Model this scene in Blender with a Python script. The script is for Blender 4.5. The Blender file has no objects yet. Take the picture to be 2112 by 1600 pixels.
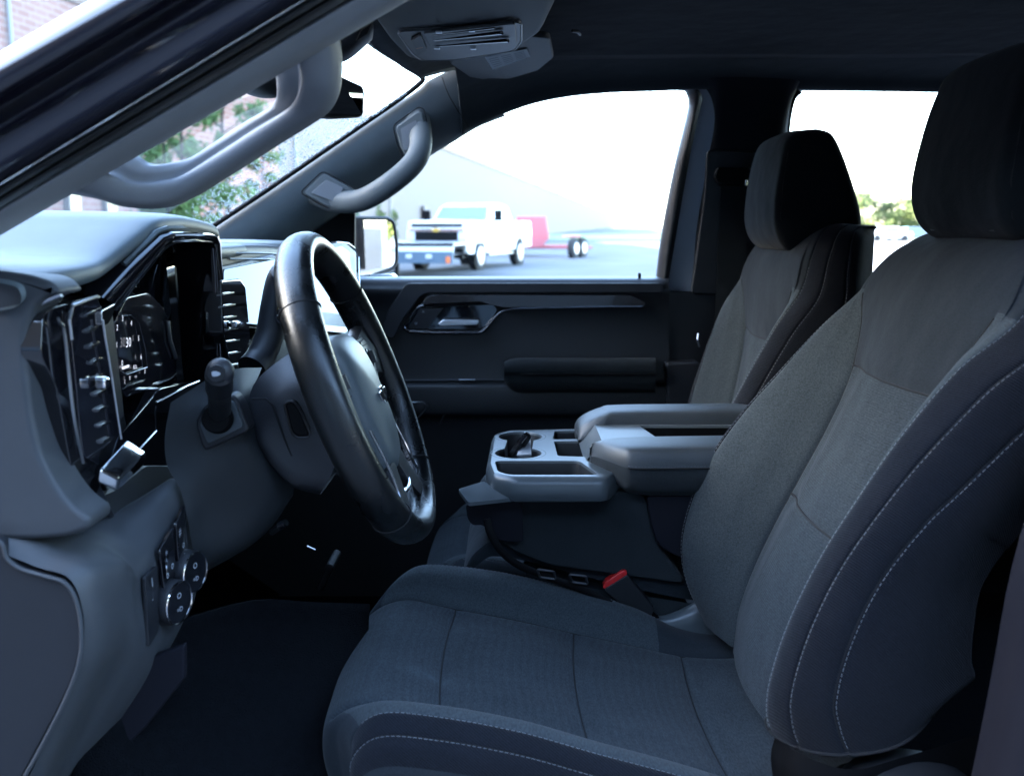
import bpy, bmesh, math, random
from mathutils import Vector, Matrix
from mathutils.geometry import tessellate_polygon
random.seed(7)
R = math.radians
scene = bpy.context.scene

# ------------------------------------------------------------------ camera, light, exposure
FPX, CXP, CYP, HZ = 2000.0, 1056.0, 800.0, 465.0
PITCH = math.atan((CYP - HZ) / FPX)
CP, SP = math.cos(PITCH), math.sin(PITCH)
CAM = Vector((0.0, -1.62, 1.55))
cd = bpy.data.cameras.new("camera"); cam = bpy.data.objects.new("camera", cd)
scene.collection.objects.link(cam); scene.camera = cam
cam.location = CAM; cam.rotation_euler = (math.pi / 2 - PITCH, 0, 0)
cd.sensor_width = 36.0; cd.lens = 36.0 * FPX / 2112.0
cd.clip_start = 0.05; cd.clip_end = 2000
cd.dof.use_dof = True; cd.dof.focus_distance = 1.45; cd.dof.aperture_fstop = 5.6

world = bpy.data.worlds.new("World"); scene.world = world; world.use_nodes = True
wn = world.node_tree; wn.nodes.clear()
sky = wn.nodes.new("ShaderNodeTexSky"); sky.sky_type = 'NISHITA'; sky.sun_disc = False
SUN_EL, SUN_AZ = R(21), R(-88)          # azimuth measured from +y towards +x
sky.sun_elevation = SUN_EL; sky.sun_rotation = SUN_AZ
sky.air_density = 1.0; sky.dust_density = 1.2; sky.ozone_density = 1.7
bg = wn.nodes.new("ShaderNodeBackground"); bg.inputs[1].default_value = 0.15
wo = wn.nodes.new("ShaderNodeOutputWorld")
wn.links.new(sky.outputs[0], bg.inputs[0]); wn.links.new(bg.outputs[0], wo.inputs[0])
sl = bpy.data.lights.new("sun", 'SUN'); sl.energy = 3.2; sl.angle = R(0.5); sl.color = (1.0, 0.95, 0.88)
sun = bpy.data.objects.new("sun", sl); scene.collection.objects.link(sun)
tosun = Vector((math.sin(SUN_AZ) * math.cos(SUN_EL), math.cos(SUN_AZ) * math.cos(SUN_EL), math.sin(SUN_EL)))
sun.rotation_euler = tosun.to_track_quat('Z', 'Y').to_euler()
scene.view_settings.view_transform = 'Standard'; scene.view_settings.look = 'None'
scene.view_settings.gamma = 1.0; scene.view_settings.use_curve_mapping = False
scene.view_settings.exposure = 4.45
scene.cycles.use_denoising = True
scene.cycles.max_bounces = 8; scene.cycles.transparent_max_bounces = 16
scene.cycles.caustics_reflective = False; scene.cycles.caustics_refractive = False
scene.cycles.sample_clamp_indirect = 6.0

# ------------------------------------------------------------------ helpers
def ray(u, v):
    a = (u - CXP) / FPX; b = (CYP - v) / FPX
    return Vector((a, CP + b * SP, -SP + b * CP))
def P(u, v, y):                      # the point at cross-cab distance y seen at this place of the photo
    r = ray(u, v); return CAM + r * ((y - CAM.y) / r.y)
def PX(u, v, x):
    r = ray(u, v); return CAM + r * ((x - CAM.x) / r.x)
def PZ(u, v, z):
    r = ray(u, v); return CAM + r * ((z - CAM.z) / r.z)
def V(*a): return Vector(a)

def link(o, parent=None):
    scene.collection.objects.link(o)
    if parent is not None:
        o.parent = parent
        o.matrix_parent_inverse = Matrix.Translation(parent.location).inverted() if parent.type == 'EMPTY' else parent_inv(parent)
    return o
def parent_inv(p):
    m = Matrix.Identity(4)
    q = p
    while q is not None:
        if q.type == 'EMPTY': m = Matrix.Translation(q.location).inverted()
        q = q.parent
    return Matrix.Identity(4)
def thing(name, label, cat, loc=(0, 0, 0), group=None):
    o = bpy.data.objects.new(name, None); scene.collection.objects.link(o)
    o.location = loc; o.empty_display_size = 0.05
    o['label'] = label; o['category'] = cat
    if group: o['group'] = group
    return o
def tag(o, label, cat, group=None, kind=None):
    if label: o['label'] = label
    if cat: o['category'] = cat
    if group: o['group'] = group
    if kind: o['kind'] = kind
    return o

class MB:
    def __init__(s): s.v = []; s.f = []; s.m = []
    def add(s, vs, fs, mi=0):
        b = len(s.v); s.v += [Vector(p) for p in vs]; s.f += [[b + i for i in f] for f in fs]; s.m += [mi] * len(fs); return s
    def box(s, c, d, rot=None, mi=0):
        c = Vector(c); hx, hy, hz = d[0] / 2, d[1] / 2, d[2] / 2
        vs = [V(x, y, z) for x in (-hx, hx) for y in (-hy, hy) for z in (-hz, hz)]
        if rot: vs = [rot @ p for p in vs]
        return s.add([c + p for p in vs], [[0, 1, 3, 2], [4, 6, 7, 5], [0, 4, 5, 1], [2, 3, 7, 6], [0, 2, 6, 4], [1, 5, 7, 3]], mi)
    def prism(s, pts, d, mi=0):
        n = len(pts); d = Vector(d); pts = [Vector(p) for p in pts]
        vs = pts + [p + d for p in pts]
        fs = [list(range(n))[::-1], list(range(n, 2 * n))] + [[i, (i + 1) % n, n + (i + 1) % n, n + i] for i in range(n)]
        return s.add(vs, fs, mi)
    def tube(s, pts, r, seg=10, closed=False, mi=0, up=None, flat=1.0, caps=True):
        pts = [Vector(p) for p in pts]; n = len(pts)
        rr = r if isinstance(r, (list, tuple)) else [r] * n
        rings = []; prev = None
        for i, p in enumerate(pts):
            a = pts[(i - 1) % n] if (closed or i > 0) else p
            b = pts[(i + 1) % n] if (closed or i < n - 1) else p
            t = (b - a)
            t = t.normalized() if t.length > 1e-9 else V(0, 0, 1)
            if up is not None: side = t.cross(Vector(up))
            elif prev is not None: side = prev - t * prev.dot(t)
            else: side = t.cross(V(0, 0, 1) if abs(t.z) < .9 else V(1, 0, 0))
            if side.length < 1e-6: side = t.orthogonal()
            side.normalize(); prev = side; w = t.cross(side).normalized()
            rings.append([p + side * math.cos(2 * math.pi * k / seg) * rr[i] + w * math.sin(2 * math.pi * k / seg) * rr[i] * flat for k in range(seg)])
        vs = [q for ring in rings for q in ring]; fs = []
        m = n if closed else n - 1
        for i in range(m):
            j = (i + 1) % n
            for k in range(seg):
                l = (k + 1) % seg
                fs.append([i * seg + k, i * seg + l, j * seg + l, j * seg + k])
        if not closed and caps:
            fs.append(list(range(seg))[::-1]); fs.append([(n - 1) * seg + k for k in range(seg)])
        return s.add(vs, fs, mi)
    def grid(s, rows, cr=False, cc=False, mi=0, caps=False, mfun=None):
        nr, nc = len(rows), len(rows[0])
        vs = [q for r in rows for q in r]; b = len(s.v); s.v += [Vector(q) for q in vs]
        for i in range(nr if cr else nr - 1):
            for j in range(nc if cc else nc - 1):
                i2, j2 = (i + 1) % nr, (j + 1) % nc
                s.f.append([b + i * nc + j, b + i * nc + j2, b + i2 * nc + j2, b + i2 * nc + j])
                s.m.append(mfun(i, j) if mfun else mi)
        if caps:
            s.f.append([b + j for j in range(nc)][::-1]); s.m.append(mi)
            s.f.append([b + (nr - 1) * nc + j for j in range(nc)]); s.m.append(mi)
        return s
    def sphere(s, c, r, seg=12, rings=8, sc=(1, 1, 1), mi=0):
        c = Vector(c); rows = []
        for i in range(rings + 1):
            th = math.pi * i / rings
            rows.append([c + V(r * sc[0] * math.sin(th) * math.cos(2 * math.pi * k / seg), r * sc[1] * math.sin(th) * math.sin(2 * math.pi * k / seg), r * sc[2] * math.cos(th)) for k in range(seg)])
        return s.grid(rows, cc=True, mi=mi)
    def disc(s, c, n, r0, r1, h, seg=32, mi=0):   # a short drum along n from c
        c = Vector(c); n = Vector(n).normalized(); a = n.orthogonal().normalized(); b = n.cross(a)
        vs = []
        for k in range(seg):
            t = 2 * math.pi * k / seg; d = a * math.cos(t) + b * math.sin(t)
            vs.append(c + d * r0)
        for k in range(seg):
            t = 2 * math.pi * k / seg; d = a * math.cos(t) + b * math.sin(t)
            vs.append(c + n * h + d * r1)
        return s.add(vs, [list(range(seg))[::-1], list(range(seg, 2 * seg))] + [[k, (k + 1) % seg, seg + (k + 1) % seg, seg + k] for k in range(seg)], mi)
    def build(s, name, mats, parent=None, smooth=True, angle=35, bevel=0, bseg=3, sub=0, weld=True, solid=0):
        me = bpy.data.meshes.new(name); me.from_pydata([tuple(p) for p in s.v], [], s.f)
        if not isinstance(mats, (list, tuple)): mats = [mats]
        for m in mats: me.materials.append(m)
        me.polygons.foreach_set('material_index', s.m)
        bm = bmesh.new(); bm.from_mesh(me)
        if weld: bmesh.ops.remove_doubles(bm, verts=bm.verts, dist=1e-6)
        bmesh.ops.recalc_face_normals(bm, faces=bm.faces)
        bm.to_mesh(me); bm.free()
        o = bpy.data.objects.new(name, me); link(o, parent)
        if solid:
            md = o.modifiers.new('thick', 'SOLIDIFY'); md.thickness = solid; md.offset = 0
        if bevel:
            md = o.modifiers.new('bevel', 'BEVEL'); md.width = bevel; md.segments = bseg; md.limit_method = 'ANGLE'; md.angle_limit = R(30)
            md.harden_normals = False
        if sub:
            md = o.modifiers.new('sub', 'SUBSURF'); md.levels = sub; md.render_levels = sub
        if smooth:
            me.polygons.foreach_set('use_smooth', [True] * len(me.polygons))
            if not sub:
                if bevel:
                    md = o.modifiers.new('wn', 'WEIGHTED_NORMAL'); md.keep_sharp = True
                else:
                    me.set_sharp_from_angle(angle=R(angle))
        return o

def cr(p0, p1, p2, p3, t):
    return p1 + (p2 - p0) * (0.5 * t) + (p0 * 2 - p1 * 5 + p2 * 4 - p3) * (0.5 * t * t) + (p1 * 3 - p0 - p2 * 3 + p3) * (0.5 * t * t * t)
def spline(pts, n=8, closed=False, ts=None):
    pts = [Vector(p) for p in pts]; N = len(pts); out = []
    ts = ts or [i / n for i in range(n)]
    for i in range(N if closed else N - 1):
        p1, p2 = pts[i], pts[(i + 1) % N]
        p0 = pts[(i - 1) % N] if (closed or i > 0) else p1 * 2 - p2
        p3 = pts[(i + 2) % N] if (closed or i < N - 2) else p2 * 2 - p1
        for t in ts: out.append(cr(p0, p1, p2, p3, t))
    if not closed: out.append(pts[-1])
    return out
def patch(rows, nu=6, nv=6, closed=False):
    a = [spline(r, nu, closed) for r in rows]
    cols = [spline([a[i][j] for i in range(len(a))], nv) for j in range(len(a[0]))]
    return [[cols[j][i] for j in range(len(cols))] for i in range(len(cols[0]))]
def roundpoly(pts, r, n=5):
    pts = [Vector(p) for p in pts]; out = []; N = len(pts)
    for i, p in enumerate(pts):
        a, b = pts[i - 1], pts[(i + 1) % N]
        rr = r[i] if isinstance(r, (list, tuple)) else r
        da, db = (a - p), (b - p); la, lb = da.length, db.length
        d = min(rr, la * .45, lb * .45)
        if d < 1e-5: out.append(p); continue
        s, e = p + da / la * d, p + db / lb * d
        for k in range(n + 1):
            t = k / n; out.append(s * (1 - t) ** 2 + p * 2 * t * (1 - t) + e * t * t)
    return out
def along(path, step):                # equally spaced (point, tangent) along a polyline
    out = []; acc = 0.0
    for a, b in zip(path, path[1:]):
        L_ = (b - a).length
        if L_ < 1e-9: continue
        d = (b - a) / L_
        while acc <= L_:
            out.append((a + d * acc, d)); acc += step
        acc -= L_
    return out
def stitches(name, paths, mat, parent, step=.0062, ln=.0040, r=.00055):
    for path in paths:
        m = MB()
        for p, d in along(path, step * random.uniform(.97, 1.03)): m.tube([p, p + d * ln * random.uniform(.85, 1.1)], r, 5)
        o = m.build(name, mat, parent, weld=False)
    return o
def strip(name, path, mat, parent, r=.0015, seg=6):
    return MB().tube(path, r, seg).build(name, mat, parent)
def text_mesh(s, size, origin, xa, ya, extrude=.0002):
    cu = bpy.data.curves.new('txt', 'FONT'); cu.body = s; cu.size = size; cu.extrude = 0; cu.align_x = 'CENTER'; cu.align_y = 'CENTER'; cu.resolution_u = 2
    o = bpy.data.objects.new('txt', cu); scene.collection.objects.link(o)
    bpy.context.view_layer.update()
    me = bpy.data.meshes.new_from_object(o.evaluated_get(bpy.context.evaluated_depsgraph_get()))
    xa = Vector(xa).normalized(); ya = Vector(ya).normalized(); origin = Vector(origin)
    vs = [origin + xa * v.co.x + ya * v.co.y for v in me.vertices]; fs = [list(p.vertices) for p in me.polygons]
    bpy.data.objects.remove(o); bpy.data.curves.remove(cu); bpy.data.meshes.remove(me)
    return vs, fs

# ------------------------------------------------------------------ materials
def nodemat(name):
    m = bpy.data.materials.new(name); m.use_nodes = True
    nt = m.node_tree; b = nt.nodes['Principled BSDF']; return m, nt, b
def simple(name, col, rough=.5, metal=0, coat=0, spec=.5, bump=None, var=0.0, var_scale=30, rvar=0.0, emit=None, dirt=0):
    m, nt, b = nodemat(name)
    b.inputs['Base Color'].default_value = (*col, 1); b.inputs['Roughness'].default_value = rough
    b.inputs['Metallic'].default_value = metal; b.inputs['Coat Weight'].default_value = coat
    b.inputs['Coat Roughness'].default_value = .04; b.inputs['Specular IOR Level'].default_value = spec
    if emit: b.inputs['Emission Color'].default_value = (*emit[0], 1); b.inputs['Emission Strength'].default_value = emit[1]
    tc = nt.nodes.new('ShaderNodeTexCoord')
    if var or rvar:
        n = nt.nodes.new('ShaderNodeTexNoise'); n.inputs['Scale'].default_value = var_scale; n.inputs['Detail'].default_value = 6
        nt.links.new(tc.outputs['Object'], n.inputs['Vector'])
        if var:
            mr = nt.nodes.new('ShaderNodeMapRange'); mr.inputs['From Min'].default_value = .3; mr.inputs['From Max'].default_value = .7
            mr.inputs['To Min'].default_value = 1 - var; mr.inputs['To Max'].default_value = 1 + var
            nt.links.new(n.outputs['Fac'], mr.inputs['Value'])
            mx = nt.nodes.new('ShaderNodeVectorMath'); mx.operation = 'SCALE'; mx.inputs[0].default_value = col
            nt.links.new(mr.outputs[0], mx.inputs['Scale']); nt.links.new(mx.outputs[0], b.inputs['Base Color'])
        if rvar:
            mr = nt.nodes.new('ShaderNodeMapRange'); mr.inputs['From Min'].default_value = .3; mr.inputs['From Max'].default_value = .7
            mr.inputs['To Min'].default_value = max(0, rough - rvar); mr.inputs['To Max'].default_value = rough + rvar
            nt.links.new(n.outputs['Fac'], mr.inputs['Value']); nt.links.new(mr.outputs[0], b.inputs['Roughness'])
    if bump:
        sc, st, di = bump
        n = nt.nodes.new('ShaderNodeTexNoise'); n.inputs['Scale'].default_value = sc; n.inputs['Detail'].default_value = 3
        nt.links.new(tc.outputs['Object'], n.inputs['Vector'])
        bp = nt.nodes.new('ShaderNodeBump'); bp.inputs['Strength'].default_value = st; bp.inputs['Distance'].default_value = di
        nt.links.new(n.outputs['Fac'], bp.inputs['Height']); nt.links.new(bp.outputs[0], b.inputs['Normal'])
    return m
def fabric(name, col, rib=None, rib_str=.5, mel=.18, sheen=.08, rot=(0, 0, 0), smudge=False):
    m, nt, b = nodemat(name); N = nt.nodes; Lk = nt.links
    b.inputs['Roughness'].default_value = .92; b.inputs['Specular IOR Level'].default_value = .05
    b.inputs['Sheen Weight'].default_value = sheen; b.inputs['Sheen Roughness'].default_value = .5
    tc = N.new('ShaderNodeTexCoord')
    n1 = N.new('ShaderNodeTexNoise'); n1.inputs['Scale'].default_value = 520; n1.inputs['Detail'].default_value = 5
    n2 = N.new('ShaderNodeTexNoise'); n2.inputs['Scale'].default_value = 9; n2.inputs['Detail'].default_value = 5
    mp = N.new('ShaderNodeMapping'); mp.inputs['Scale'].default_value = (1, .35, 1)
    Lk.new(tc.outputs['Object'], mp.inputs[0]); Lk.new(mp.outputs[0], n1.inputs['Vector']); Lk.new(tc.outputs['Object'], n2.inputs['Vector'])
    m1 = N.new('ShaderNodeMapRange'); m1.inputs['From Min'].default_value = .3; m1.inputs['From Max'].default_value = .7
    m1.inputs['To Min'].default_value = 1 - mel; m1.inputs['To Max'].default_value = 1 + mel
    m2 = N.new('ShaderNodeMapRange'); m2.inputs['From Min'].default_value = .3; m2.inputs['From Max'].default_value = .7
    m2.inputs['To Min'].default_value = .93; m2.inputs['To Max'].default_value = 1.08
    Lk.new(n1.outputs['Fac'], m1.inputs['Value']); Lk.new(n2.outputs['Fac'], m2.inputs['Value'])
    mu = N.new('ShaderNodeMath'); mu.operation = 'MULTIPLY'; Lk.new(m1.outputs[0], mu.inputs[0]); Lk.new(m2.outputs[0], mu.inputs[1])
    h = n1.outputs['Fac']
    if rib:
        mp2 = N.new('ShaderNodeMapping'); mp2.inputs['Rotation'].default_value = rot
        Lk.new(tc.outputs['Object'], mp2.inputs[0])
        w = N.new('ShaderNodeTexWave'); w.bands_direction = 'Z'; w.inputs['Scale'].default_value = rib; w.inputs['Distortion'].default_value = .6
        w.inputs['Detail'].default_value = 1; w.inputs['Detail Scale'].default_value = 3
        Lk.new(mp2.outputs[0], w.inputs['Vector'])
        m3 = N.new('ShaderNodeMapRange'); m3.inputs['To Min'].default_value = 1 - .35 * rib_str; m3.inputs['To Max'].default_value = 1 + .35 * rib_str
        Lk.new(w.outputs['Fac'], m3.inputs['Value'])
        mu2 = N.new('ShaderNodeMath'); mu2.operation = 'MULTIPLY'; Lk.new(mu.outputs[0], mu2.inputs[0]); Lk.new(m3.outputs[0], mu2.inputs[1]); mu = mu2
        ad = N.new('ShaderNodeMath'); ad.operation = 'MULTIPLY_ADD'; ad.inputs[1].default_value = 1.2
        Lk.new(w.outputs['Fac'], ad.inputs[0]); Lk.new(n1.outputs['Fac'], ad.inputs[2]); h = ad.outputs[0]
    if smudge:      # faint pale scuffs on the cushion
        for (px, py, pz, rad) in smudge:
            mpx = N.new('ShaderNodeMapping'); mpx.inputs['Location'].default_value = (-px / rad, -py / rad * 2.0, -pz / rad * .3); mpx.inputs['Scale'].default_value = (1 / rad, 2.0 / rad, .3 / rad)
            gr = N.new('ShaderNodeTexGradient'); gr.gradient_type = 'SPHERICAL'
            Lk.new(tc.outputs['Object'], mpx.inputs[0]); Lk.new(mpx.outputs[0], gr.inputs[0])
            mm = N.new('ShaderNodeMath'); mm.operation = 'MULTIPLY'; mm.inputs[1].default_value = .9
            n5 = N.new('ShaderNodeTexNoise'); n5.inputs['Scale'].default_value = 60; Lk.new(tc.outputs['Object'], n5.inputs['Vector'])
            mq = N.new('ShaderNodeMath'); mq.operation = 'MULTIPLY'; Lk.new(gr.outputs['Fac'], mq.inputs[0]); Lk.new(n5.outputs['Fac'], mq.inputs[1])
            Lk.new(mq.outputs[0], mm.inputs[0])
            ma = N.new('ShaderNodeMath'); ma.operation = 'ADD'; Lk.new(mu.outputs[0], ma.inputs[0]); Lk.new(mm.outputs[0], ma.inputs[1]); mu = ma
    sc = N.new('ShaderNodeVectorMath'); sc.operation = 'SCALE'; sc.inputs[0].default_value = col
    Lk.new(mu.outputs[0], sc.inputs['Scale']); Lk.new(sc.outputs[0], b.inputs['Base Color'])
    bp = N.new('ShaderNodeBump'); bp.inputs['Strength'].default_value = .5; bp.inputs['Distance'].default_value = .0006
    n3 = N.new('ShaderNodeTexNoise'); n3.inputs['Scale'].default_value = 14; n3.inputs['Detail'].default_value = 2
    Lk.new(tc.outputs['Object'], n3.inputs['Vector'])
    bp2 = N.new('ShaderNodeBump'); bp2.inputs['Strength'].default_value = .6; bp2.inputs['Distance'].default_value = .006
    Lk.new(n3.outputs['Fac'], bp2.inputs['Height']); Lk.new(h, bp.inputs['Height']); Lk.new(bp2.outputs[0], bp.inputs['Normal'])
    Lk.new(bp.outputs[0], b.inputs['Normal'])
    return m
def glass(name, tint=(1, 1, 1), refl=1.0, rough=0.0):
    m = bpy.data.materials.new(name); m.use_nodes = True; nt = m.node_tree; nt.nodes.clear()
    o = nt.nodes.new('ShaderNodeOutputMaterial'); mx = nt.nodes.new('ShaderNodeMixShader')
    t = nt.nodes.new('ShaderNodeBsdfTransparent'); t.inputs[0].default_value = (*tint, 1)
    g = nt.nodes.new('ShaderNodeBsdfGlossy'); g.inputs['Roughness'].default_value = rough
    f = nt.nodes.new('ShaderNodeFresnel'); f.inputs[0].default_value = 1.35
    ml = nt.nodes.new('ShaderNodeMath'); ml.operation = 'MULTIPLY'; ml.inputs[1].default_value = refl
    nt.links.new(f.outputs[0], ml.inputs[0]); nt.links.new(ml.outputs[0], mx.inputs[0]); nt.links.new(t.outputs[0], mx.inputs[1]); nt.links.new(g.outputs[0], mx.inputs[2]); nt.links.new(mx.outputs[0], o.inputs[0])
    return m
M = {}
M['seat_center'] = fabric('seat_center_cloth', (0.029, 0.036, 0.041), rib=110, rib_str=.22, mel=.34, smudge=False)
M['seat_worn'] = fabric('seat_center_cloth_scuffed', (0.029, 0.036, 0.041), rib=110, rib_str=.22, mel=.34, smudge=[(*P(878, 1340, -.44), .045), (*P(900, 1382, -.45), .026)])
M['seat_melange'] = fabric('seat_melange_cloth', (0.038, 0.046, 0.05), mel=.30)
M['seat_side'] = fabric('seat_ribbed_cloth', (0.0085, 0.0098, 0.013), rib=125, rib_str=.9, mel=.25, rot=(R(25), R(-38), 0))
M['seat_plain'] = fabric('seat_plain_cloth', (0.019, 0.023, 0.027), mel=.15)
M['seat_head'] = fabric('seat_head_cloth', (0.009, 0.011, 0.012), mel=.12)
M['console_cloth'] = fabric('console_cloth', (0.023, 0.027, 0.029), mel=.12)
M['stitch'] = simple('stitch_thread', (0.13, 0.14, 0.15), .7)
M['seam'] = simple('seam_shadow_thread', (0.004, 0.004, 0.005), .9)
M['plastic'] = simple('dark_plastic', (0.0099, 0.0108, 0.0126), .42, bump=(1400, .35, .0004), var=.08)
M['plastic2'] = simple('charcoal_plastic', (0.013, 0.014, 0.017), .48, bump=(1200, .4, .0005), var=.06)
M['grayplastic'] = simple('gray_plastic', (0.047, 0.05, 0.054), .5, spec=.35, bump=(1100, .4, .0005), var=.05)
M['pillar'] = simple('pillar_trim', (0.1, 0.115, 0.12), .55, bump=(900, .4, .0005), var=.05)
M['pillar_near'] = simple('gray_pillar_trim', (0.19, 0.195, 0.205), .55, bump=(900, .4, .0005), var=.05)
M['dashtop'] = simple('dash_skin', (0.1, 0.12, 0.125), .5, bump=(1000, .5, .0006), var=.06)
M['tray'] = simple('satin_tray', (.066, .077, .082), .31, bump=(900, .15, .0003))
M['gloss'] = simple('piano_black', (.006, .006, .008), .06, coat=1)
M['black'] = simple('matte_black', (0.0032, 0.0032, 0.0036), .6, spec=.12)
M['rubber'] = simple('black_rubber', (0.006, 0.006, 0.0065), .55)
M['leather'] = simple('wheel_leather', (0.006, 0.007, 0.0075), .30, bump=(700, .35, .0006), rvar=.10, var_scale=22, var=.15)
M['leather2'] = simple('hub_skin', (0.095, 0.112, 0.115), .42, bump=(900, .4, .0005))
M['vinyl'] = simple('armrest_vinyl', (0.03, 0.036, 0.04), .42, bump=(800, .6, .0008), var=.08)
M['chrome'] = simple('chrome', (.75, .76, .78), .08, metal=1)
M['satinmetal'] = simple('satin_metal', (.55, .56, .58), .28, metal=1)
M['darkchrome'] = simple('dark_chrome', (.32, .33, .36), .18, metal=1)
M['headliner'] = fabric('headliner_cloth', (.016, .018, .023), mel=.1, sheen=.1)
M['railcloth'] = fabric('rail_cloth', (.036, .041, .046), mel=.1)
M['headfront'] = simple('headliner_trim', (0.016, 0.018, 0.021), .6, bump=(900, .4, .0005))
M['paint'] = simple('black_violet_paint', (.006, .005, .010), .12, coat=1)
M['jamb'] = simple('painted_jamb', (0.028, 0.0288, 0.044), .22, coat=.6)
M['silverpaint'] = simple('silver_body_paint', (0.2, 0.205, 0.22), .35, coat=.4)
M['carpet'] = simple('carpet', (0.0042, 0.0048, 0.006), 1.0, spec=.08, bump=(500, 1, .003), var=.3, var_scale=120)
M['columnplastic'] = simple('column_plastic', (.020, .023, .025), .48, spec=.25, bump=(1200, .4, .0005), var=.06)
M['shadeplastic'] = simple('pillar_plastic', (.010, .010, .014), .6, spec=.12)
M['paleedge'] = simple('pale_jamb_trim', (.50, .51, .54), .5)  # light base colour carries the skylight falling on the jamb strip
M['mat'] = simple('rubber_mat', (0.0072, 0.0088, 0.0096), .7, spec=.15, bump=(300, .5, .001))
M['red'] = simple('red_button', (.65, .02, .02), .3, coat=.5)
M['white'] = simple('white_print', (0.525, 0.539, 0.56), .6)
M['paper'] = simple('paper', (0.42, 0.46, 0.5), .7)
M['amber'] = simple('amber_print', (.8, .25, .08), .5)
M['screenlit'] = simple('screen_digits', (.3, .3, .3), .5, emit=((.8, .85, 1), .06))
M['screen'] = simple('display_glass', (.010, .010, .014), .03, coat=1)
M['cluster'] = simple('cluster_display', (.010, .010, .015), .12, coat=.6)
M['woodtrim'] = simple('dark_ash_trim', (0.014, 0.011, 0.011), .25, coat=.5, var=.4, var_scale=60)
M['mirror'] = simple('mirror_silver', (.9, .92, .93), .01, metal=1)
M['whitepaint'] = simple('white_truck_paint', (.78, .79, .8), .25, coat=.6)
M['redpaint'] = simple('red_trailer_paint', (0.5, 0.13, 0.14), .4)
M['tyre'] = simple('tyre_rubber', (.02, .02, .022), .85)
M['alloy'] = simple('alloy_wheel', (.55, .56, .58), .3, metal=.9)
M['lampglass'] = simple('lamp_glass', (.6, .63, .66), .08, coat=1)
M['gold'] = simple('gold_emblem', (.75, .48, .10), .3, metal=.6)
M['glass'] = glass('window_glass', (.94, .97, .98), .5)
M['windshield'] = glass('windshield_glass', (.90, .95, .96), .3)
M['truckglass'] = simple('truck_glass', (.10, .15, .17), .05, coat=1)

# ------------------------------------------------------------------ outdoor ground
def struct(o): o['kind'] = 'structure'; return o
def procedural_asphalt():
    m, nt, b = nodemat('asphalt'); N = nt.nodes; Lk = nt.links
    tc = N.new('ShaderNodeTexCoord')
    n1 = N.new('ShaderNodeTexNoise'); n1.inputs['Scale'].default_value = .35; n1.inputs['Detail'].default_value = 8
    n2 = N.new('ShaderNodeTexNoise'); n2.inputs['Scale'].default_value = 60; n2.inputs['Detail'].default_value = 3
    r = N.new('ShaderNodeValToRGB'); r.color_ramp.elements[0].position = .35; r.color_ramp.elements[0].color = (.060, .063, .068, 1)
    r.color_ramp.elements[1].position = .65; r.color_ramp.elements[1].color = (.095, .098, .102, 1)
    Lk.new(tc.outputs['Object'], n1.inputs['Vector']); Lk.new(tc.outputs['Object'], n2.inputs['Vector'])
    Lk.new(n1.outputs['Fac'], r.inputs[0])
    mr = N.new('ShaderNodeMapRange'); mr.inputs['To Min'].default_value = .75; mr.inputs['To Max'].default_value = 1.25
    Lk.new(n2.outputs['Fac'], mr.inputs['Value'])
    sc = N.new('ShaderNodeVectorMath'); sc.operation = 'SCALE'; Lk.new(r.outputs[0], sc.inputs[0]); Lk.new(mr.outputs[0], sc.inputs['Scale'])
    Lk.new(sc.outputs[0], b.inputs['Base Color']); b.inputs['Roughness'].default_value = .9
    return m
M['asphalt'] = procedural_asphalt()
M['concrete'] = simple('pale_concrete', (.28, .272, .262), .85, var=.12, var_scale=1.5)
M['grass'] = simple('lawn', (.22, .27, .10), 1, var=.3, var_scale=2)
def sstep(a, b, t):
    t = max(0, min(1, (t - a) / (b - a))); return t * t * (3 - 2 * t)
def gz(x, y): return .23 * sstep(9, 21, y) * (1 - sstep(60, 85, y)) * (1 - sstep(5, 10, x))
def ground_mesh():
    xs = [-600, -200, -80] + [-40 + 2.5 * i for i in range(29)] + [60, 120, 260, 600]
    ys = [-600, -200, -60, -20, 0] + [6 + 2 * i for i in range(45)] + [120, 180, 300, 600]
    return MB().grid([[V(x, y, gz(x, y)) for x in xs] for y in ys])
struct(ground_mesh().build('ground', M['asphalt']))
struct(MB().add([(8, 30, .004), (120, 30, .004), (120, 94, .004), (8, 94, .004)], [[0, 1, 2, 3]]).build('parking_lot', M['concrete'], smooth=False))
struct(MB().add([(-12, 108, .02), (260, 108, .02), (260, 170, .02), (-12, 170, .02)], [[0, 1, 2, 3]]).build('lawn', M['grass'], smooth=False))

# ------------------------------------------------------------------ cab floor and shell
tag(MB().box((.55, 0, .60), (2.6, 1.56, .02)).build('floor', M['carpet'], smooth=False), None, None, kind='structure')
# firewall and footwell wall
fw = MB()
fw.add([(-.95, -.74, .60), (-.95, .80, .60), (-1.02, .80, 1.42), (-1.02, -.74, 1.42)], [[0, 1, 2, 3]])
fw.add([(-.60, -.74, .612), (-.60, .80, .612), (-.95, .80, .86), (-.95, -.74, .86)], [[0, 1, 2, 3]])
struct(fw.build('footwell_wall', M['carpet'], smooth=False, solid=.01))
struct(MB().box((1.86, 0, 1.24), (.03, 1.60, 1.32)).build('rear_cab_wall', M['carpet'], smooth=False))
# driver side sill under the open door
sill = MB().prism([(-1.0, 0, 0), (2.0, 0, 0), (2.0, 0, 0), (-1.0, 0, 0)], (0, 0, 0)) if False else MB()
sec = [(-.70, .60), (-.70, .655), (-.74, .67), (-.80, .665), (-.84, .63), (-.86, .50), (-.80, .45), (-.70, .45)]
sill.grid([[V(x, a, b) for a, b in sec] for x in (-1.0, .44)], cc=True, caps=True)
struct(sill.build('door_sill', M['plastic'], bevel=.006))

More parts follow.
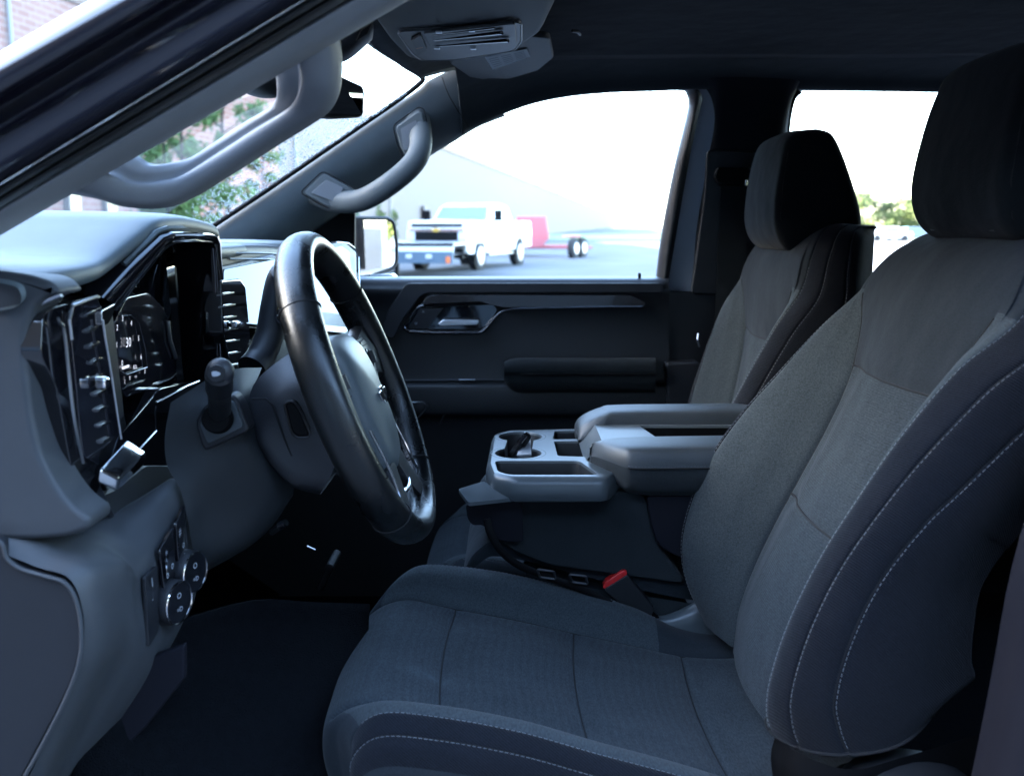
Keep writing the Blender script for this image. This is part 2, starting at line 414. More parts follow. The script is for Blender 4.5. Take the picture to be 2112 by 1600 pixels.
# headliner: rows across the cab from the driver side to the passenger side
def hl_row(y, z0, z1, z2, z3):
    x0 = -.262 + .12 * (abs(y) / .7) ** 2 * .75
    return [V(x0, y, z0), V(-.10, y, z0 + (z1 - z0) * .6), V(.05, y, z1), V(.35, y, z1 + .005), V(.7, y, z2), V(1.2, y, z2), V(1.84, y, z3)]
rows = [hl_row(-.74, 1.80, 1.845, 1.85, 1.83), hl_row(-.70, 1.83, 1.865, 1.87, 1.85), hl_row(-.60, 1.855, 1.89, 1.90, 1.87), hl_row(-.4, 1.868, 1.925, 1.93, 1.9),
        hl_row(0, 1.873, 1.94, 1.95, 1.91), hl_row(.4, 1.872, 1.925, 1.93, 1.9), hl_row(.58, 1.868, 1.905, 1.91, 1.88)]
g = patch(rows, 6, 5)
struct(MB().grid(g).build('ceiling', M['headliner'], solid=.004))
struct(MB().box((.80, -.02, 2.0), (2.12, 1.50, .02)).build('roof', M['paint'], bevel=.008))

# side roof rail on the passenger side with the window arch below it (cloth covered), from the windscreen corner back
arch = [(952, 276), (966, 266), (990, 255), (1040, 232), (1105, 210), (1180, 196), (1260, 189), (1340, 186), (1412, 183), (1450, 182), (1520, 180), (1600, 181), (1660, 183), (1780, 185), (1915, 188), (2060, 190), (2300, 196), (2700, 210)]
low = [P(u, v, .745) for u, v in arch]
top_ = []
for q in low: top_.append(V(q.x, .44, 1.932 if q.x > .05 else 1.932 - (.05 - q.x) * .22))
mid = [V(a.x, .70, a.z * .75 + b.z * .25 + .01) for a, b in zip(low, top_)]
mid2 = [V(a.x, .615, a.z * .42 + b.z * .58 + .008) for a, b in zip(low, top_)]
out_ = [V(a.x, .80, a.z + .012) for a in low]
struct(MB().grid(patch([out_, low, mid, mid2, top_], 3, 5)).build('roof_rail', M['railcloth'], solid=.004))

# ------------------------------------------------------------------ windscreen
ws = thing('windshield', 'wide raked windscreen glass with droplets near the far pillar', 'windscreen', (-.95, 0, 1.5))
WB, WT = [], []
fe = [(430, 478), (520, 420), (600, 367), (680, 312), (760, 257), (820, 216), (862, 188), (878, 170)]
fe3 = [P(u, v, .685) for u, v in fe]
def wsp(x, y):      # a point on the glass: rake in x, slight crown in y
    z = 1.535 + (x + .75) * .62
    return V(x - .10 * (1 - (y / .69) ** 2), y, z + .0)
rows = []
for i in range(13):
    y = -.69 + 1.38 * i / 12
    k = (y / .69) ** 2
    a = V(-.98 - .10 * (1 - k), y, 1.46 - .0); b = V(-.235 - .03 * (1 - k), y, 1.885)
    m1_ = fe3[0].lerp(fe3[-1], .5); rows.append([a.lerp(b, t) + V(0, 0, .03 * math.sin(math.pi * t)) for t in [j / 10 for j in range(11)]])
MB().grid(rows).build('glass_pane', M['windshield'], ws)
# black ceramic band along the passenger side edge
fb = MB(); e1 = spline([P(u, v, .675) for u, v in [(330, 545), (432, 472), (520, 413), (600, 359), (680, 304), (760, 249), (820, 208), (855, 182), (872, 166), (868, 158), (850, 145), (790, 108), (750, 80)]], 4)
fb.tube(e1, .0058, 8); fb.build('edge_band', M['black'], ws)

# ------------------------------------------------------------------ passenger side windscreen pillar
pl = thing('windshield_pillar', 'gray windscreen pillar trim on the passenger side with the small grab handle', 'pillar', (-.45, .70, 1.6))
topE = [(330, 552), (440, 479), (520, 424), (600, 371), (680, 316), (760, 261), (822, 219), (865, 190), (885, 172), (910, 158), (950, 140)]
botE = [(470, 590), (585, 520), (640, 478), (700, 436), (740, 410), (800, 375), (850, 348), (885, 318), (935, 288), (985, 258), (1040, 236)]
A = [P(u, v, .700) for u, v in topE]; B = [P(u, v, .755) for u, v in botE]
C1 = [a.lerp(b, .22) + V(0, -.030, 0) for a, b in zip(A, B)]
C2 = [a.lerp(b, .62) + V(0, -.034, 0) for a, b in zip(A, B)]
C0 = [a + V(0, -.012, .002) for a in A]
A2 = [a + V(-.01, .05, .01) for a in A]; B2 = [b + V(.0, .05, .0) for b in B]
MB().grid(patch([A2, A, C0, C1, C2, B, B2], 5, 5)).build('trim', M['pillar'], pl)
seam = spline([P(912, 160, .655), P(925, 195, .652), P(945, 230, .668), P(966, 262, .715)], 6)
strip('trim_seam', [p + V(0, -.004, 0) for p in seam], M['seam'], pl, .0012)
# grab handle : mounts, caps, bow
gh = None
bow = [(650, 402, .70), (690, 420, .685), (742, 420, .655), (795, 392, .63), (846, 350, .63), (866, 315, .645), (866, 275, .68), (858, 245, .70)]
bp_ = spline([P(u, v - 6, y) for u, v, y in bow], 8)
n_ = len(bp_)
mh = MB(); mh.tube(bp_, [.0255 + .006 * abs(2 * i / (n_ - 1) - 1) ** 4 for i in range(n_)], 18, up=(0, 1, 0), flat=.72)
gh = mh.build('grab_handle', M['pillar'], pl)
def pad(px, y, dy, name, mat, par, r=.008, bev=.004, grow=1.0):
    pts = [P(u, v, y) for u, v in px]; c = sum(pts, V(0, 0, 0)) / len(pts)
    pts = [c + (p - c) * grow for p in pts]
    return MB().prism(roundpoly(pts, r), (0, dy, 0)).build(name, mat, par, bevel=bev)
lowm = [(626, 398), (668, 358), (716, 384), (745, 404), (705, 432), (672, 424)]
upm = [(815, 262), (862, 228), (872, 232), (886, 300), (876, 330), (838, 330), (824, 300)]
pad(lowm, .668, .05, 'handle_mount', M['pillar'], gh, .009, .005)
pad(upm, .668, .05, 'handle_mount', M['pillar'], gh, .009, .005)
capm = simple('cap_trim', (.19, .20, .215), .5, bump=(900, .4, .0005))
pad([(641, 398), (673, 371), (709, 388), (692, 417)], .664, .012, 'screw_cover', capm, gh, .004, .0015)
pad([(826, 266), (858, 248), (864, 308), (832, 310)], .664, .012, 'screw_cover', capm, gh, .004, .0015)
# groove round each mount
for px in (lowm, upm):
    pts = [P(u, v, .672) for u, v in px]; c = sum(pts, V(0, 0, 0)) / len(pts)
    pts = roundpoly([c + (p - c) * 1.13 for p in pts], .012)
    MB().tube([p + V(0, .002, 0) for p in pts], .0016, 6, closed=True).build('mount_recess', M['seam'], gh)

# ------------------------------------------------------------------ driver side front pillar and door opening (closest to the camera)
dp = thing('door_frame_pillar', 'dark glossy door opening pillar with rubber seal and big gray grab handle, nearest the camera', 'pillar', (-.35, -.72, 1.6))
def band(lines, name, mat, par, n=2, bevel=0):
    # lines: list of (u0,v0,u1,v1,y) straight edges from lower left to upper right
    rows = []
    for (u0, v0, u1, v1, y) in lines:
        a, b = P(u0, v0, y), P(u1, v1, y); d = b - a
        pts = [a - d * .25, a, a + d * .25, a + d * .5, a + d * .75, b, b + d * .25]
        rows.append(pts)
    return MB().grid(patch(rows, 3, n)).build(name, mat, par)
band([(0, 108, 190, 0, -.86), (0, 112, 196, 0, -.895), (0, 150, 262, 0, -.905), (0, 196, 330, 0, -.90), (0, 204, 345, 0, -.875)], 'outer_skin', M['paint'], dp, 4)
band([(0, 204, 345, 0, -.875), (0, 222, 372, 0, -.865), (0, 236, 398, 0, -.868), (0, 262, 432, 0, -.872), (0, 285, 480, 0, -.86), (0, 298, 505, 0, -.84)], 'jamb_flange', M['paint'], dp, 4)
band([(0, 296, 505, 0, -.84), (0, 318, 530, 0, -.838), (0, 345, 570, 0, -.83), (0, 372, 612, 0, -.80), (0, 384, 634, 0, -.77)], 'jamb', M['jamb'], dp, 4)
band([(0, 382, 630, 0, -.78), (0, 386, 640, 0, -.80), (0, 396, 656, 0, -.802), (0, 404, 668, 0, -.79), (0, 405, 672, 0, -.765), (0, 406, 676, 0, -.775), (0, 412, 684, 0, -.782), (0, 420, 700, 0, -.775), (0, 428, 716, 0, -.75), (0, 432, 722, 0, -.70)], 'weather_seal', M['rubber'], dp, 4)
band([(0, 424, 714, 0, -.72), (0, 432, 726, 0, -.735), (0, 448, 760, 0, -.73), (0, 466, 810, 0, -.715), (0, 484, 842, 0, -.69), (0, 486, 846, 0, -.66)], 'pillar_trim', M['pillar_near'], dp, 4)
# its grab handle: a bow hanging inboard of the trim
ho = [(96, 392), (190, 408), (250, 425), (318, 428), (372, 415), (450, 370), (560, 300), (640, 250), (675, 222), (694, 180), (698, 120), (690, 60)]
hi = [(200, 300), (262, 318), (300, 338), (345, 334), (390, 322), (440, 290), (500, 250), (548, 222), (563, 205), (566, 180), (562, 145), (556, 100)]
ys = [-.655, -.65, -.635, -.615, -.60, -.59, -.59, -.60, -.615, -.635, -.65, -.66]
O3 = [P(u, v, y) for (u, v), y in zip(ho, ys)]; I3 = [P(u, v, y) for (u, v), y in zip(hi, ys)]
rows = []
for t, dy in ((0, 0), (.10, -.014), (.32, -.019), (.52, -.016), (.60, -.004), (.80, -.004), (.95, .002), (1.0, .012)):
    rows.append([o.lerp(i_, t) + V(0, dy, 0) for o, i_ in zip(O3, I3)])
for t, dy in ((1.0, .022), (.8, .034), (.3, .038), (0, .02)):
    rows.append([o.lerp(i_, t) + V(0, dy, 0) for o, i_ in zip(O3, I3)])
rows.append(rows[0])
MB().grid(patch(rows, 6, 4)).build('grab_handle', M['pillar_near'], dp)

# ------------------------------------------------------------------ dashboard
db = thing('dashboard', 'dark truck dashboard with pale grained top pad and silver edged air vents', 'dashboard', (-.5, 0, 1.1))
st = [(-.72, 1.500, -.455), (-.70, 1.508, -.450), (-.65, 1.513, -.44), (-.60, 1.516, -.437), (-.555, 1.522, -.44), (-.50, 1.548, -.425), (-.46, 1.563, -.415), (-.38, 1.566, -.412), (-.28, 1.560, -.412), (-.23, 1.552, -.415), (-.20, 1.530, -.43), (-.12, 1.524, -.45), (.1, 1.522, -.46), (.4, 1.520, -.47), (.68, 1.512, -.47), (.745, 1.49, -.47)]
rows = []
for y, z, xr in st:
    rows.append([V(-1.03, y, 1.475), V(-.90, y, z - .012), V(-.75, y, z), V(-.60, y, z + .002), V(xr - .05, y, z), V(xr - .01, y, z - .004), V(xr, y, z - .012), V(xr - .004, y, z - .024), V(xr - .03, y, z - .030)])
MB().grid(patch(rows, 5, 5)).build('top_pad', M['dashtop'], db)
# driver side end: thick rounded end trim seen from its side
endp = [(-260, 545), (-60, 552), (0, 558), (60, 566), (104, 580), (128, 606), (92, 612), (66, 640), (54, 690), (56, 760), (66, 850), (86, 940), (118, 1000), (150, 1042), (188, 1068), (186, 1090), (150, 1106), (60, 1114), (-40, 1110), (-260, 1100)]
def soft_plate(outline, y0, depth, r, name, mat, par):
    n = len(outline); ctr = sum(outline, V(0, 0, 0)) / n; area = sum(outline[i - 1].x * outline[i].z - outline[i].x * outline[i - 1].z for i in range(n))
    sg = 1 if area > 0 else -1; nor = []
    for i in range(n):
        d = (outline[(i + 1) % n] - outline[i - 1]); nor.append(V(-d.z, 0, d.x).normalized() * sg)
    rows = [[p + V(0, depth, 0) for p in outline]]
    for a in (0, 20, 40, 60, 80, 90):
        k = r * (1 - math.cos(R(a))); h = r * (1 - math.sin(R(a)))
        rows.append([V(p.x, y0 + h, p.z) + q * k for p, q in zip(outline, nor)])
    return MB().grid(rows, cc=True, caps=True).build(name, mat, par, angle=50)
soft_plate(roundpoly([P(u, v, -.712) for u, v in endp], .012, 4), -.714, .047, .007, 'end_trim', M['grayplastic'], db)
m = MB().tube([P(u, v, -.700) for u, v in [(60, 655), (72, 632), (92, 620), (125, 606)]], .003, 8); m.build('end_accent', M['satinmetal'], db)
endc = [(-260, 1090), (0, 1112), (14, 1150), (40, 1172), (90, 1186), (136, 1202), (162, 1250), (168, 1330), (150, 1400), (110, 1480), (40, 1610), (-20, 1800), (-260, 1800)]
m = MB().prism(roundpoly([P(u, v, -.728) for u, v in endc], .008, 3), (0, .02, 0)); m.build('end_cover', M['plastic2'], db, bevel=.003)
rowsL = [(-.725, [(-160, 1080), (18, 1146), (78, 1170), (142, 1192), (170, 1255), (172, 1335), (150, 1415), (40, 1640)]),
         (-.705, [(-100, 1070), (50, 1106), (120, 1138), (190, 1168), (210, 1230), (212, 1335), (176, 1430), (70, 1650)]),
         (-.66, [(0, 1070), (110, 1096), (185, 1120), (256, 1158), (266, 1210), (262, 1310), (222, 1400), (90, 1650)]),
         (-.635, [(90, 1060), (160, 1092), (225, 1118), (276, 1176), (284, 1230), (290, 1335), (250, 1420), (120, 1640)]),
         (-.60, [(150, 1060), (215, 1082), (276, 1110), (312, 1150), (318, 1230), (322, 1330), (290, 1420), (150, 1620)]),
         (-.55, [(240, 1050), (285, 1040), (330, 1050), (352, 1110), (360, 1180), (362, 1290), (330, 1370), (180, 1590)]),
         (-.50, [(330, 1000), (350, 990), (374, 1006), (390, 1070), (400, 1150), (396, 1240), (350, 1330), (210, 1560)]),
         (-.49, [(330, 1000), (350, 990), (378, 1004), (396, 1080), (406, 1160), (400, 1240), (352, 1330), (212, 1560)])]
MB().grid(patch([[P(u, v, y) for u, v in pts] for y, pts in rowsL], 6, 5)).build('knee_bolster', M['grayplastic'], db)
strip('end_piping', spline([P(u, v, -.731) for u, v in [(-60, 1096), (0, 1116), (14, 1150), (42, 1172), (90, 1187), (134, 1202), (158, 1240), (168, 1300), (164, 1360), (140, 1430), (90, 1530), (40, 1620)]], 6), M['grayplastic'], db, .0022)
# inner dark body of the dash
inner = MB().prism([V(-1.0, -.70, .98), V(-.47, -.70, 1.05), V(-.50, -.70, 1.20), V(-.50, -.70, 1.49), V(-1.0, -.70, 1.46)], (0, 1.42, 0)); inner.build('dash_core', M['black'], db, smooth=False)

# left air vent : glossy housing, slats, chrome lines
def pxpoly(px, x): return [PX(u, v, x) for u, v in px]
VX = -.447
m = MB().prism(roundpoly(pxpoly([(60, 650), (78, 632), (126, 618), (228, 606), (232, 640), (262, 900), (318, 1010), (330, 1060), (262, 1110), (215, 1080), (120, 990), (90, 930), (66, 830), (54, 730)], VX - .0205), .01, 3), (-.03, 0, 0))
m.build('vent_housing', M['plastic2'], db, bevel=.004)
# near slat opening
m = MB().prism(roundpoly(pxpoly([(58, 722), (96, 722), (112, 760), (134, 900), (134, 920), (118, 946), (94, 946), (78, 880)], VX - .020), .004, 3), (-.002, 0, 0)); m.build('vent_opening', M['black'], db)
fr = roundpoly(pxpoly([(58, 716), (100, 716), (118, 760), (138, 900), (136, 926), (118, 952), (92, 952), (74, 880)], VX), .005, 3)
sl_ = MB()
for k, (a, b, v) in enumerate([(66, 104, 760), (74, 112, 799), (80, 117, 840), (86, 123, 880), (94, 128, 920)]):
    p0, p1 = PX(a, v + 2, VX - .019), PX(b, v - 2, VX - .012)
    sl_.prism([p0, p1, p1 + V(-.006, 0, -.002), p0 + V(-.006, 0, -.002)], (0, 0, -.0018))
sl_.build('vent_slats', M['satinmetal'], db)
# dark rounded fin between the two openings
m = MB().prism(roundpoly(pxpoly([(88, 650), (112, 632), (150, 622), (150, 660), (175, 930), (240, 1070), (205, 1060), (150, 980), (118, 800), (84, 730)], VX + .004), .008, 4), (-.02, 0, 0)); m.build('vent_fin', M['gloss'], db, bevel=.004)
# glossy pane and second slat column
m = MB().prism(roundpoly(pxpoly([(142, 640), (150, 622), (198, 608), (212, 640), (246, 895), (204, 935), (206, 960), (172, 940)], VX + .008), .006, 3), (-.014, 0, 0)); m.build('vent_pane', M['screen'], db, bevel=.002)
s2 = MB()
for k in range(9):
    v = 648 + k * 32.5; a = 180 + k * 4.2; b = a + 19
    p0, p1 = PX(a, v, VX + .012), PX(b, v - 9, VX + .012)
    s2.prism([p0, p1, p1 + V(-.012, 0, -.003), p0 + V(-.012, 0, -.003)], (0, 0, -.0028))
s2.build('vent_slats', M['darkchrome'], db)
strip('chrome_line', spline(pxpoly([(120, 655), (124, 666), (132, 680), (140, 750), (150, 840), (160, 900), (172, 955)], VX + .012), 4), M['satinmetal'], db, .0016)
strip('chrome_line', [PX(u, v, VX + .014) for u, v in [(148, 700), (143, 660), (150, 630), (200, 611), (204, 613)]], M['satinmetal'], db, .0017)
strip('chrome_line', [PX(u, v, VX + .014) for u, v in [(212, 660), (216, 690), (228, 760), (240, 840), (250, 905)]], M['satinmetal'], db, .0013)
m = MB().prism(roundpoly(pxpoly([(210, 640), (238, 625), (232, 655), (224, 668), (212, 672)], VX + .012), .003, 2), (-.01, 0, 0)); m.build('vent_corner', M['chrome'], db, bevel=.001)
MB().box(PX(211, 789, VX + .016), (.012, .014, .012)).build('vent_thumbwheel', M['chrome'], db, bevel=.003)
# bright metal foot of the vent surround
tp = [PX(205, 965, -.425), PX(262, 904, -.43), PX(304, 932, -.42), PX(248, 985, -.412)]
bt = [PX(212, 990, -.418), PX(240, 1010, -.412), PX(300, 962, -.418)]
m = MB(); top4 = tp; bot4 = [p + V(-.004, 0, -.016) for p in tp]
m.add(top4 + bot4, [[0, 1, 2, 3], [7, 6, 5, 4], [0, 4, 5, 1], [1, 5, 6, 2], [2, 6, 7, 3], [3, 7, 4, 0]])
m.build('vent_foot', M['chrome'], db, bevel=.0035)
strip('chrome_line', [PX(u, v, -.43) for u, v in [(288, 925), (322, 888), (320, 848), (322, 838)]], M['darkchrome'], db, .0013)
strip('chrome_line', [PX(u, v, -.43) for u, v in [(322, 830), (350, 816), (385, 796), (410, 786)]], M['darkchrome'], db, .0014)
m = MB().prism(roundpoly(pxpoly([(245, 900), (330, 800), (420, 780), (430, 830), (380, 860), (378, 1000), (290, 1095), (262, 1104), (215, 1000)], -.452), .01, 3), (-.03, 0, 0)); m.build('lower_fascia', M['gloss'], db, bevel=.003)
m = MB().prism(roundpoly(pxpoly([(190, 1030), (240, 1010), (300, 960), (375, 960), (375, 1010), (300, 1090), (270, 1108)], -.444), .01, 3), (-.02, 0, 0)); m.build('lower_panel', M['plastic2'], db, bevel=.003)

# instrument cluster binnacle
cl = thing('instrument_cluster', 'glossy black hooded gauge cluster with digital dials behind the steering wheel', 'gauge cluster', (-.46, -.38, 1.4))
of = [(206, 612, -.565), (262, 552, -.52), (330, 486, -.475), (352, 478, -.46), (400, 477, -.34), (446, 480, -.235), (452, 500, -.222), (458, 600, -.212), (466, 730, -.205), (474, 790, -.20)]
inn = [(236, 640, -.545), (282, 580, -.51), (338, 512, -.47), (360, 500, -.45), (402, 497, -.34), (436, 500, -.25), (441, 512, -.238), (447, 600, -.228), (452, 730, -.22), (458, 790, -.215)]
o3 = [P(*q) for q in of]; i3 = [P(*q) for q in inn]
mid_ = [a.lerp(b, .5) + V(.004, 0, .001) for a, b in zip(o3, i3)]
o2 = [a + V(-.03, 0, .004) for a in o3]
deep = [b + V(-.055, 0, -.006) for b in i3]
MB().grid(patch([o2, o3, mid_, i3, [b + V(-.012, 0, -.001) for b in i3], deep], 1, 3)).build('hood_frame', M['gloss'], cl, angle=25)
strip('hood_lip', [p + V(-.004, 0, .004) for p in o3[1:6]], M['dashtop'], cl, .0035)
strip('hood_rim', [p + V(.002, 0, 0) for p in i3], M['darkchrome'], cl, .0009)
bk = [P(236, 640, -.545) + V(-.06, 0, 0), P(240, 1000, -.54) + V(-.06, 0, 0), P(470, 900, -.2) + V(-.06, 0, 0), P(440, 500, -.235) + V(-.06, 0, 0), P(350, 500, -.46) + V(-.06, 0, 0)]
MB().add(bk, [[0, 1, 2, 3, 4]]).build('binnacle_back', M['gloss'], cl, solid=.004)
CXs = -.468
scr = roundpoly([PX(u, v, CXs) for u, v in [(236, 660), (262, 612), (306, 602), (338, 634), (352, 672), (364, 736), (364, 770), (352, 782), (262, 822), (250, 800)]], .006, 3)
MB().prism(scr, (-.01, 0, 0)).build('gauge_display', M['cluster'], cl, bevel=.002)
strip('display_edge', [PX(u, v, CXs + .002) for u, v in [(346, 662), (350, 700), (362, 738)]], M['satinmetal'], cl, .0032)
strip('display_edge', [PX(u, v, CXs + .002) for u, v in [(364, 768), (350, 782), (322, 793)]], M['chrome'], cl, .0013)
strip('display_edge', [PX(u, v, CXs + .003) for u, v in [(248, 764), (262, 772), (304, 757), (300, 720), (288, 668), (270, 650), (252, 652)]], M['darkchrome'], cl, .0006)
ya_ = (PX(300, 700, CXs) - PX(300, 720, CXs)).normalized(); xa_ = (PX(330, 690, CXs) - PX(290, 697, CXs)).normalized()
tm = MB()
for s, u, v, sz in [('3', 253, 657, .0095), ('4', 271, 667, .0095), ('2', 242, 676, .0095), ('5', 286, 698, .0095), ('6', 291, 736, .0095), ('1', 241, 712, .0095), ('0', 252, 749, .0095), ('30', 265, 707, .017), ('RDL', 279, 757, .007), ('-[', 257, 787, .006), ('D', 268, 780, .006), ('<=', 280, 777, .006), ('[]', 299, 765, .006)]:
    vs, fs = text_mesh(s, sz, PX(u, v, CXs + .0035), xa_, ya_); tm.add(vs, fs)
tm.build('gauge_digits', M['screenlit'], cl, smooth=False, weld=False)
# small needle glow
MB().box(PX(259, 757, CXs + .0035), (.001, .02, .003)).build('gauge_highlight', M['screenlit'], cl)

# steering column lower cover (gray) with the stalk boot
colc = [[(352, 830, -.50), (400, 800, -.485), (440, 775, -.455), (490, 760, -.40), (540, 758, -.34)],
        [(340, 900, -.51), (392, 870, -.50), (440, 845, -.49), (490, 825, -.465), (520, 820, -.43)],
        [(345, 960, -.515), (400, 935, -.505), (460, 915, -.49), (520, 900, -.47), (545, 880, -.42)],
        [(372, 1010, -.52), (420, 985, -.505), (470, 968, -.49), (530, 950, -.475), (572, 935, -.44)],
        [(390, 1085, -.52), (430, 1060, -.50), (500, 1040, -.48), (560, 1015, -.46), (604, 995, -.43)],
        [(402, 1165, -.51), (440, 1150, -.49), (505, 1125, -.47), (560, 1080, -.44), (604, 1020, -.42)],
        [(400, 1190, -.47), (440, 1170, -.44), (500, 1135, -.41), (560, 1085, -.38), (604, 1020, -.36)]]
MB().grid(patch([[P(*q) for q in r] for r in colc], 5, 5)).build('column_cover', M['columnplastic'], db)
# ------------------------------------------------------------------ steering column shroud + stalk
sc_ = thing('steering_column', 'dark plastic steering column shroud with an oval button recess beside the wheel', 'steering column', (-.3, -.38, 1.3))
near = [[(512, 850, -.43), (520, 800, -.435), (548, 765, -.43), (606, 722, -.41), (640, 700, -.36)],
        [(540, 930, -.455), (552, 860, -.462), (590, 800, -.458), (640, 770, -.44), (700, 715, -.36)],
        [(600, 1000, -.455), (612, 930, -.468), (650, 860, -.465), (690, 800, -.45), (735, 720, -.36)],
        [(660, 1020, -.44), (690, 960, -.46), (720, 880, -.46), (740, 810, -.44), (770, 730, -.36)]]
base = [[P(*q) for q in r] for r in near]
_wc = V(-.195, -.38, 1.343); _wn = V(.933, 0, .36)
for r in base:
    for q in r:
        d_ = (q - _wc).dot(_wn) + .034
        if d_ > 0: q -= _wn * d_
full = []
for r in base:
    mir = [V(q.x, -.72 - q.y - .04, q.z) for q in r[::-1]][1:]
    full.append(r + mir)
MB().grid(patch(full, 5, 6, closed=True), cc=True).build('shroud', M['leather2'] if False else M['plastic2'], sc_)
rc = roundpoly([P(u, v, -.474) for u, v in [(585, 830), (606, 826), (622, 850), (640, 895), (636, 902), (612, 903), (600, 890)]], .006, 4)
MB().prism(rc, (0, .02, 0)).build('oval_button', M['black'], sc_, bevel=.004)
MB().tube(rc, .0016, 6, closed=True).build('button_recess', M['plastic'], sc_)
strip('shroud_seam', [P(u, v, -.468) for u, v in [(520, 822), (548, 822), (562, 836), (585, 900), (602, 940)]], M['seam'], sc_, .0013)
# turn signal stalk
tsx = thing('turn_signal_stalk', 'dark stubby control stalk with a lamp symbol button on its end', 'control stalk', P(455, 860, -.49))
bc = P(455, 858, -.478)
fr4 = [P(u, v, -.502) for u, v in [(402, 872), (418, 838), (452, 822), (480, 812), (494, 830), (514, 884), (508, 892), (424, 930), (414, 920)]]
MB().prism(roundpoly(fr4, .006, 4), (0, .03, 0)).build('boot_frame', M['plastic2'], tsx, bevel=.004)
fr5 = [P(u, v, -.507) for u, v in [(412, 876), (424, 848), (452, 836), (478, 826), (486, 836), (502, 880), (428, 916)]]
MB().prism(roundpoly(fr5, .004, 3), (0, .01, 0)).build('boot_panel', M['tray'], tsx, bevel=.003)
p0 = P(454, 868, -.50); p1 = P(452, 768, -.585)
d_ = (p1 - p0)
MB().disc(P(450, 862, -.512), V(0, -1, .1), .019, .016, .012, 32).build('boot', M['black'], tsx, bevel=.002)
lev = MB().tube([p0, p0 + d_ * .25, p0 + d_ * .5, p0 + d_ * .62, p0 + d_ * .66, p0 + d_ * .7, p0 + d_ * .97, p0 + d_], [.0120, .0125, .013, .0132, .0145, .0150, .0150, .0125], 28)
lev.build('lever', M['plastic'], tsx)
en = V(0, -1, .12).normalized()
MB().sphere(p1 + V(0, .004, 0), .0153, 28, 16, (1, .8, 1)).build('knob', M['plastic2'], tsx)
MB().disc(p1 + V(0, -.008, .0), en, .0095, .009, .0015, 28).build('end_button', M['plastic'], tsx)
ic = MB(); c_ = p1 + V(0, -.0098, 0) + en * .0012
ic.prism(roundpoly([c_ + V(-.0045, 0, .0028), c_ + V(.001, 0, .0028), c_ + V(.0045, 0, .001), c_ + V(.0045, 0, -.001), c_ + V(.001, 0, -.0028), c_ + V(-.0045, 0, -.0028)], .002, 3), (0, -.0006, 0)); ic.build('lamp_symbol', M['white'], tsx)
# headlight / 4x4 rotary knobs
kb = []
for (u, v, y, r_, lab) in [(352, 1238, -.575, .027, 'bigger lower round knurled knob with silver ring on the knee panel'), (386, 1176, -.53, .0265, 'round knurled knob with silver ring just above and beyond the other knob')]:
    c = P(u - 14, v, y); n = V(1, -.28, -.02).normalized()
    t = thing('rotary_knob', lab, 'knob', c, 'rotary knobs on the knee panel')
    kn = MB(); a = n.orthogonal().normalized(); b = n.cross(a); rr = []
    for h, rad in ((-.012, .024), (.0, .0245), (.002, .0255), (.016, .0255), (.019, .0245)):
        rr.append([c + n * h + (a * math.cos(2 * math.pi * k / 72) + b * math.sin(2 * math.pi * k / 72)) * rad * (1 + (.014 if k % 2 else 0) * (1 if .001 < h < .017 else 0)) for k in range(72)])
    kn.grid(rr, cc=True); kn.build('knob_body', M['plastic2'], t, angle=60)
    MB().tube([c + n * .020 + (a * math.cos(2 * math.pi * k / 40) + b * math.sin(2 * math.pi * k / 40)) * .0238 for k in range(40)], .0011, 6, closed=True).build('knob_ring', M['chrome'], t)
    MB().disc(c + n * .017, n, .0228, .0228, .003, 36).build('knob_face', M['gloss'], t)
    ss = MB(); vs, fs = text_mesh('O', .010, c + n * .0206 + V(0, 0, .008), V(0, 1, 0) * 1 + n * .28, V(0, 0, 1)); ss.add(vs, fs)
    vs, fs = text_mesh('=D', .008, c + n * .0206 + V(0, 0, -.008), V(0, 1, 0) + n * .28, V(0, 0, 1)); ss.add(vs, fs)
    ss.build('knob_marks', M['white'], t, smooth=False, weld=False)
sw = MB().prism(roundpoly([P(292, 1190, -.63), P(318, 1165, -.60), P(322, 1300, -.60), P(300, 1335, -.625)], .004, 3), (.004, 0, 0)); sw.build('switch_panel', M['plastic2'], db, bevel=.001)
sw = MB().prism(roundpoly([P(322, 1135, -.595), P(352, 1085, -.555), P(356, 1200, -.555), P(334, 1230, -.59)], .004, 3), (.004, 0, 0)); sw.build('switch_panel', M['gloss'], db, bevel=.001)
sw = MB().prism(roundpoly([P(356, 1080, -.55), P(376, 1040, -.52), P(380, 1140, -.52), P(362, 1160, -.55)], .004, 3), (.004, 0, 0)); sw.build('switch_panel', M['gloss'], db, bevel=.001)
for s, u, v, y in [('*', 329, 1145, -.586), ('o', 341, 1165, -.58), ('#', 357, 1097, -.548), ('o', 364, 1122, -.54), ('.', 366, 1135, -.54), ('I', 299, 1201, -.622), ('.', 299, 1230, -.622), ('o', 331, 1185, -.59)]:
    vs, fs = text_mesh(s, .014, P(u, v, y) + V(.008, 0, 0), V(0, 1, 0), V(0, 0, 1)); MB().add(vs, fs).build('switch_symbol', M['white'], db, smooth=False, weld=False)

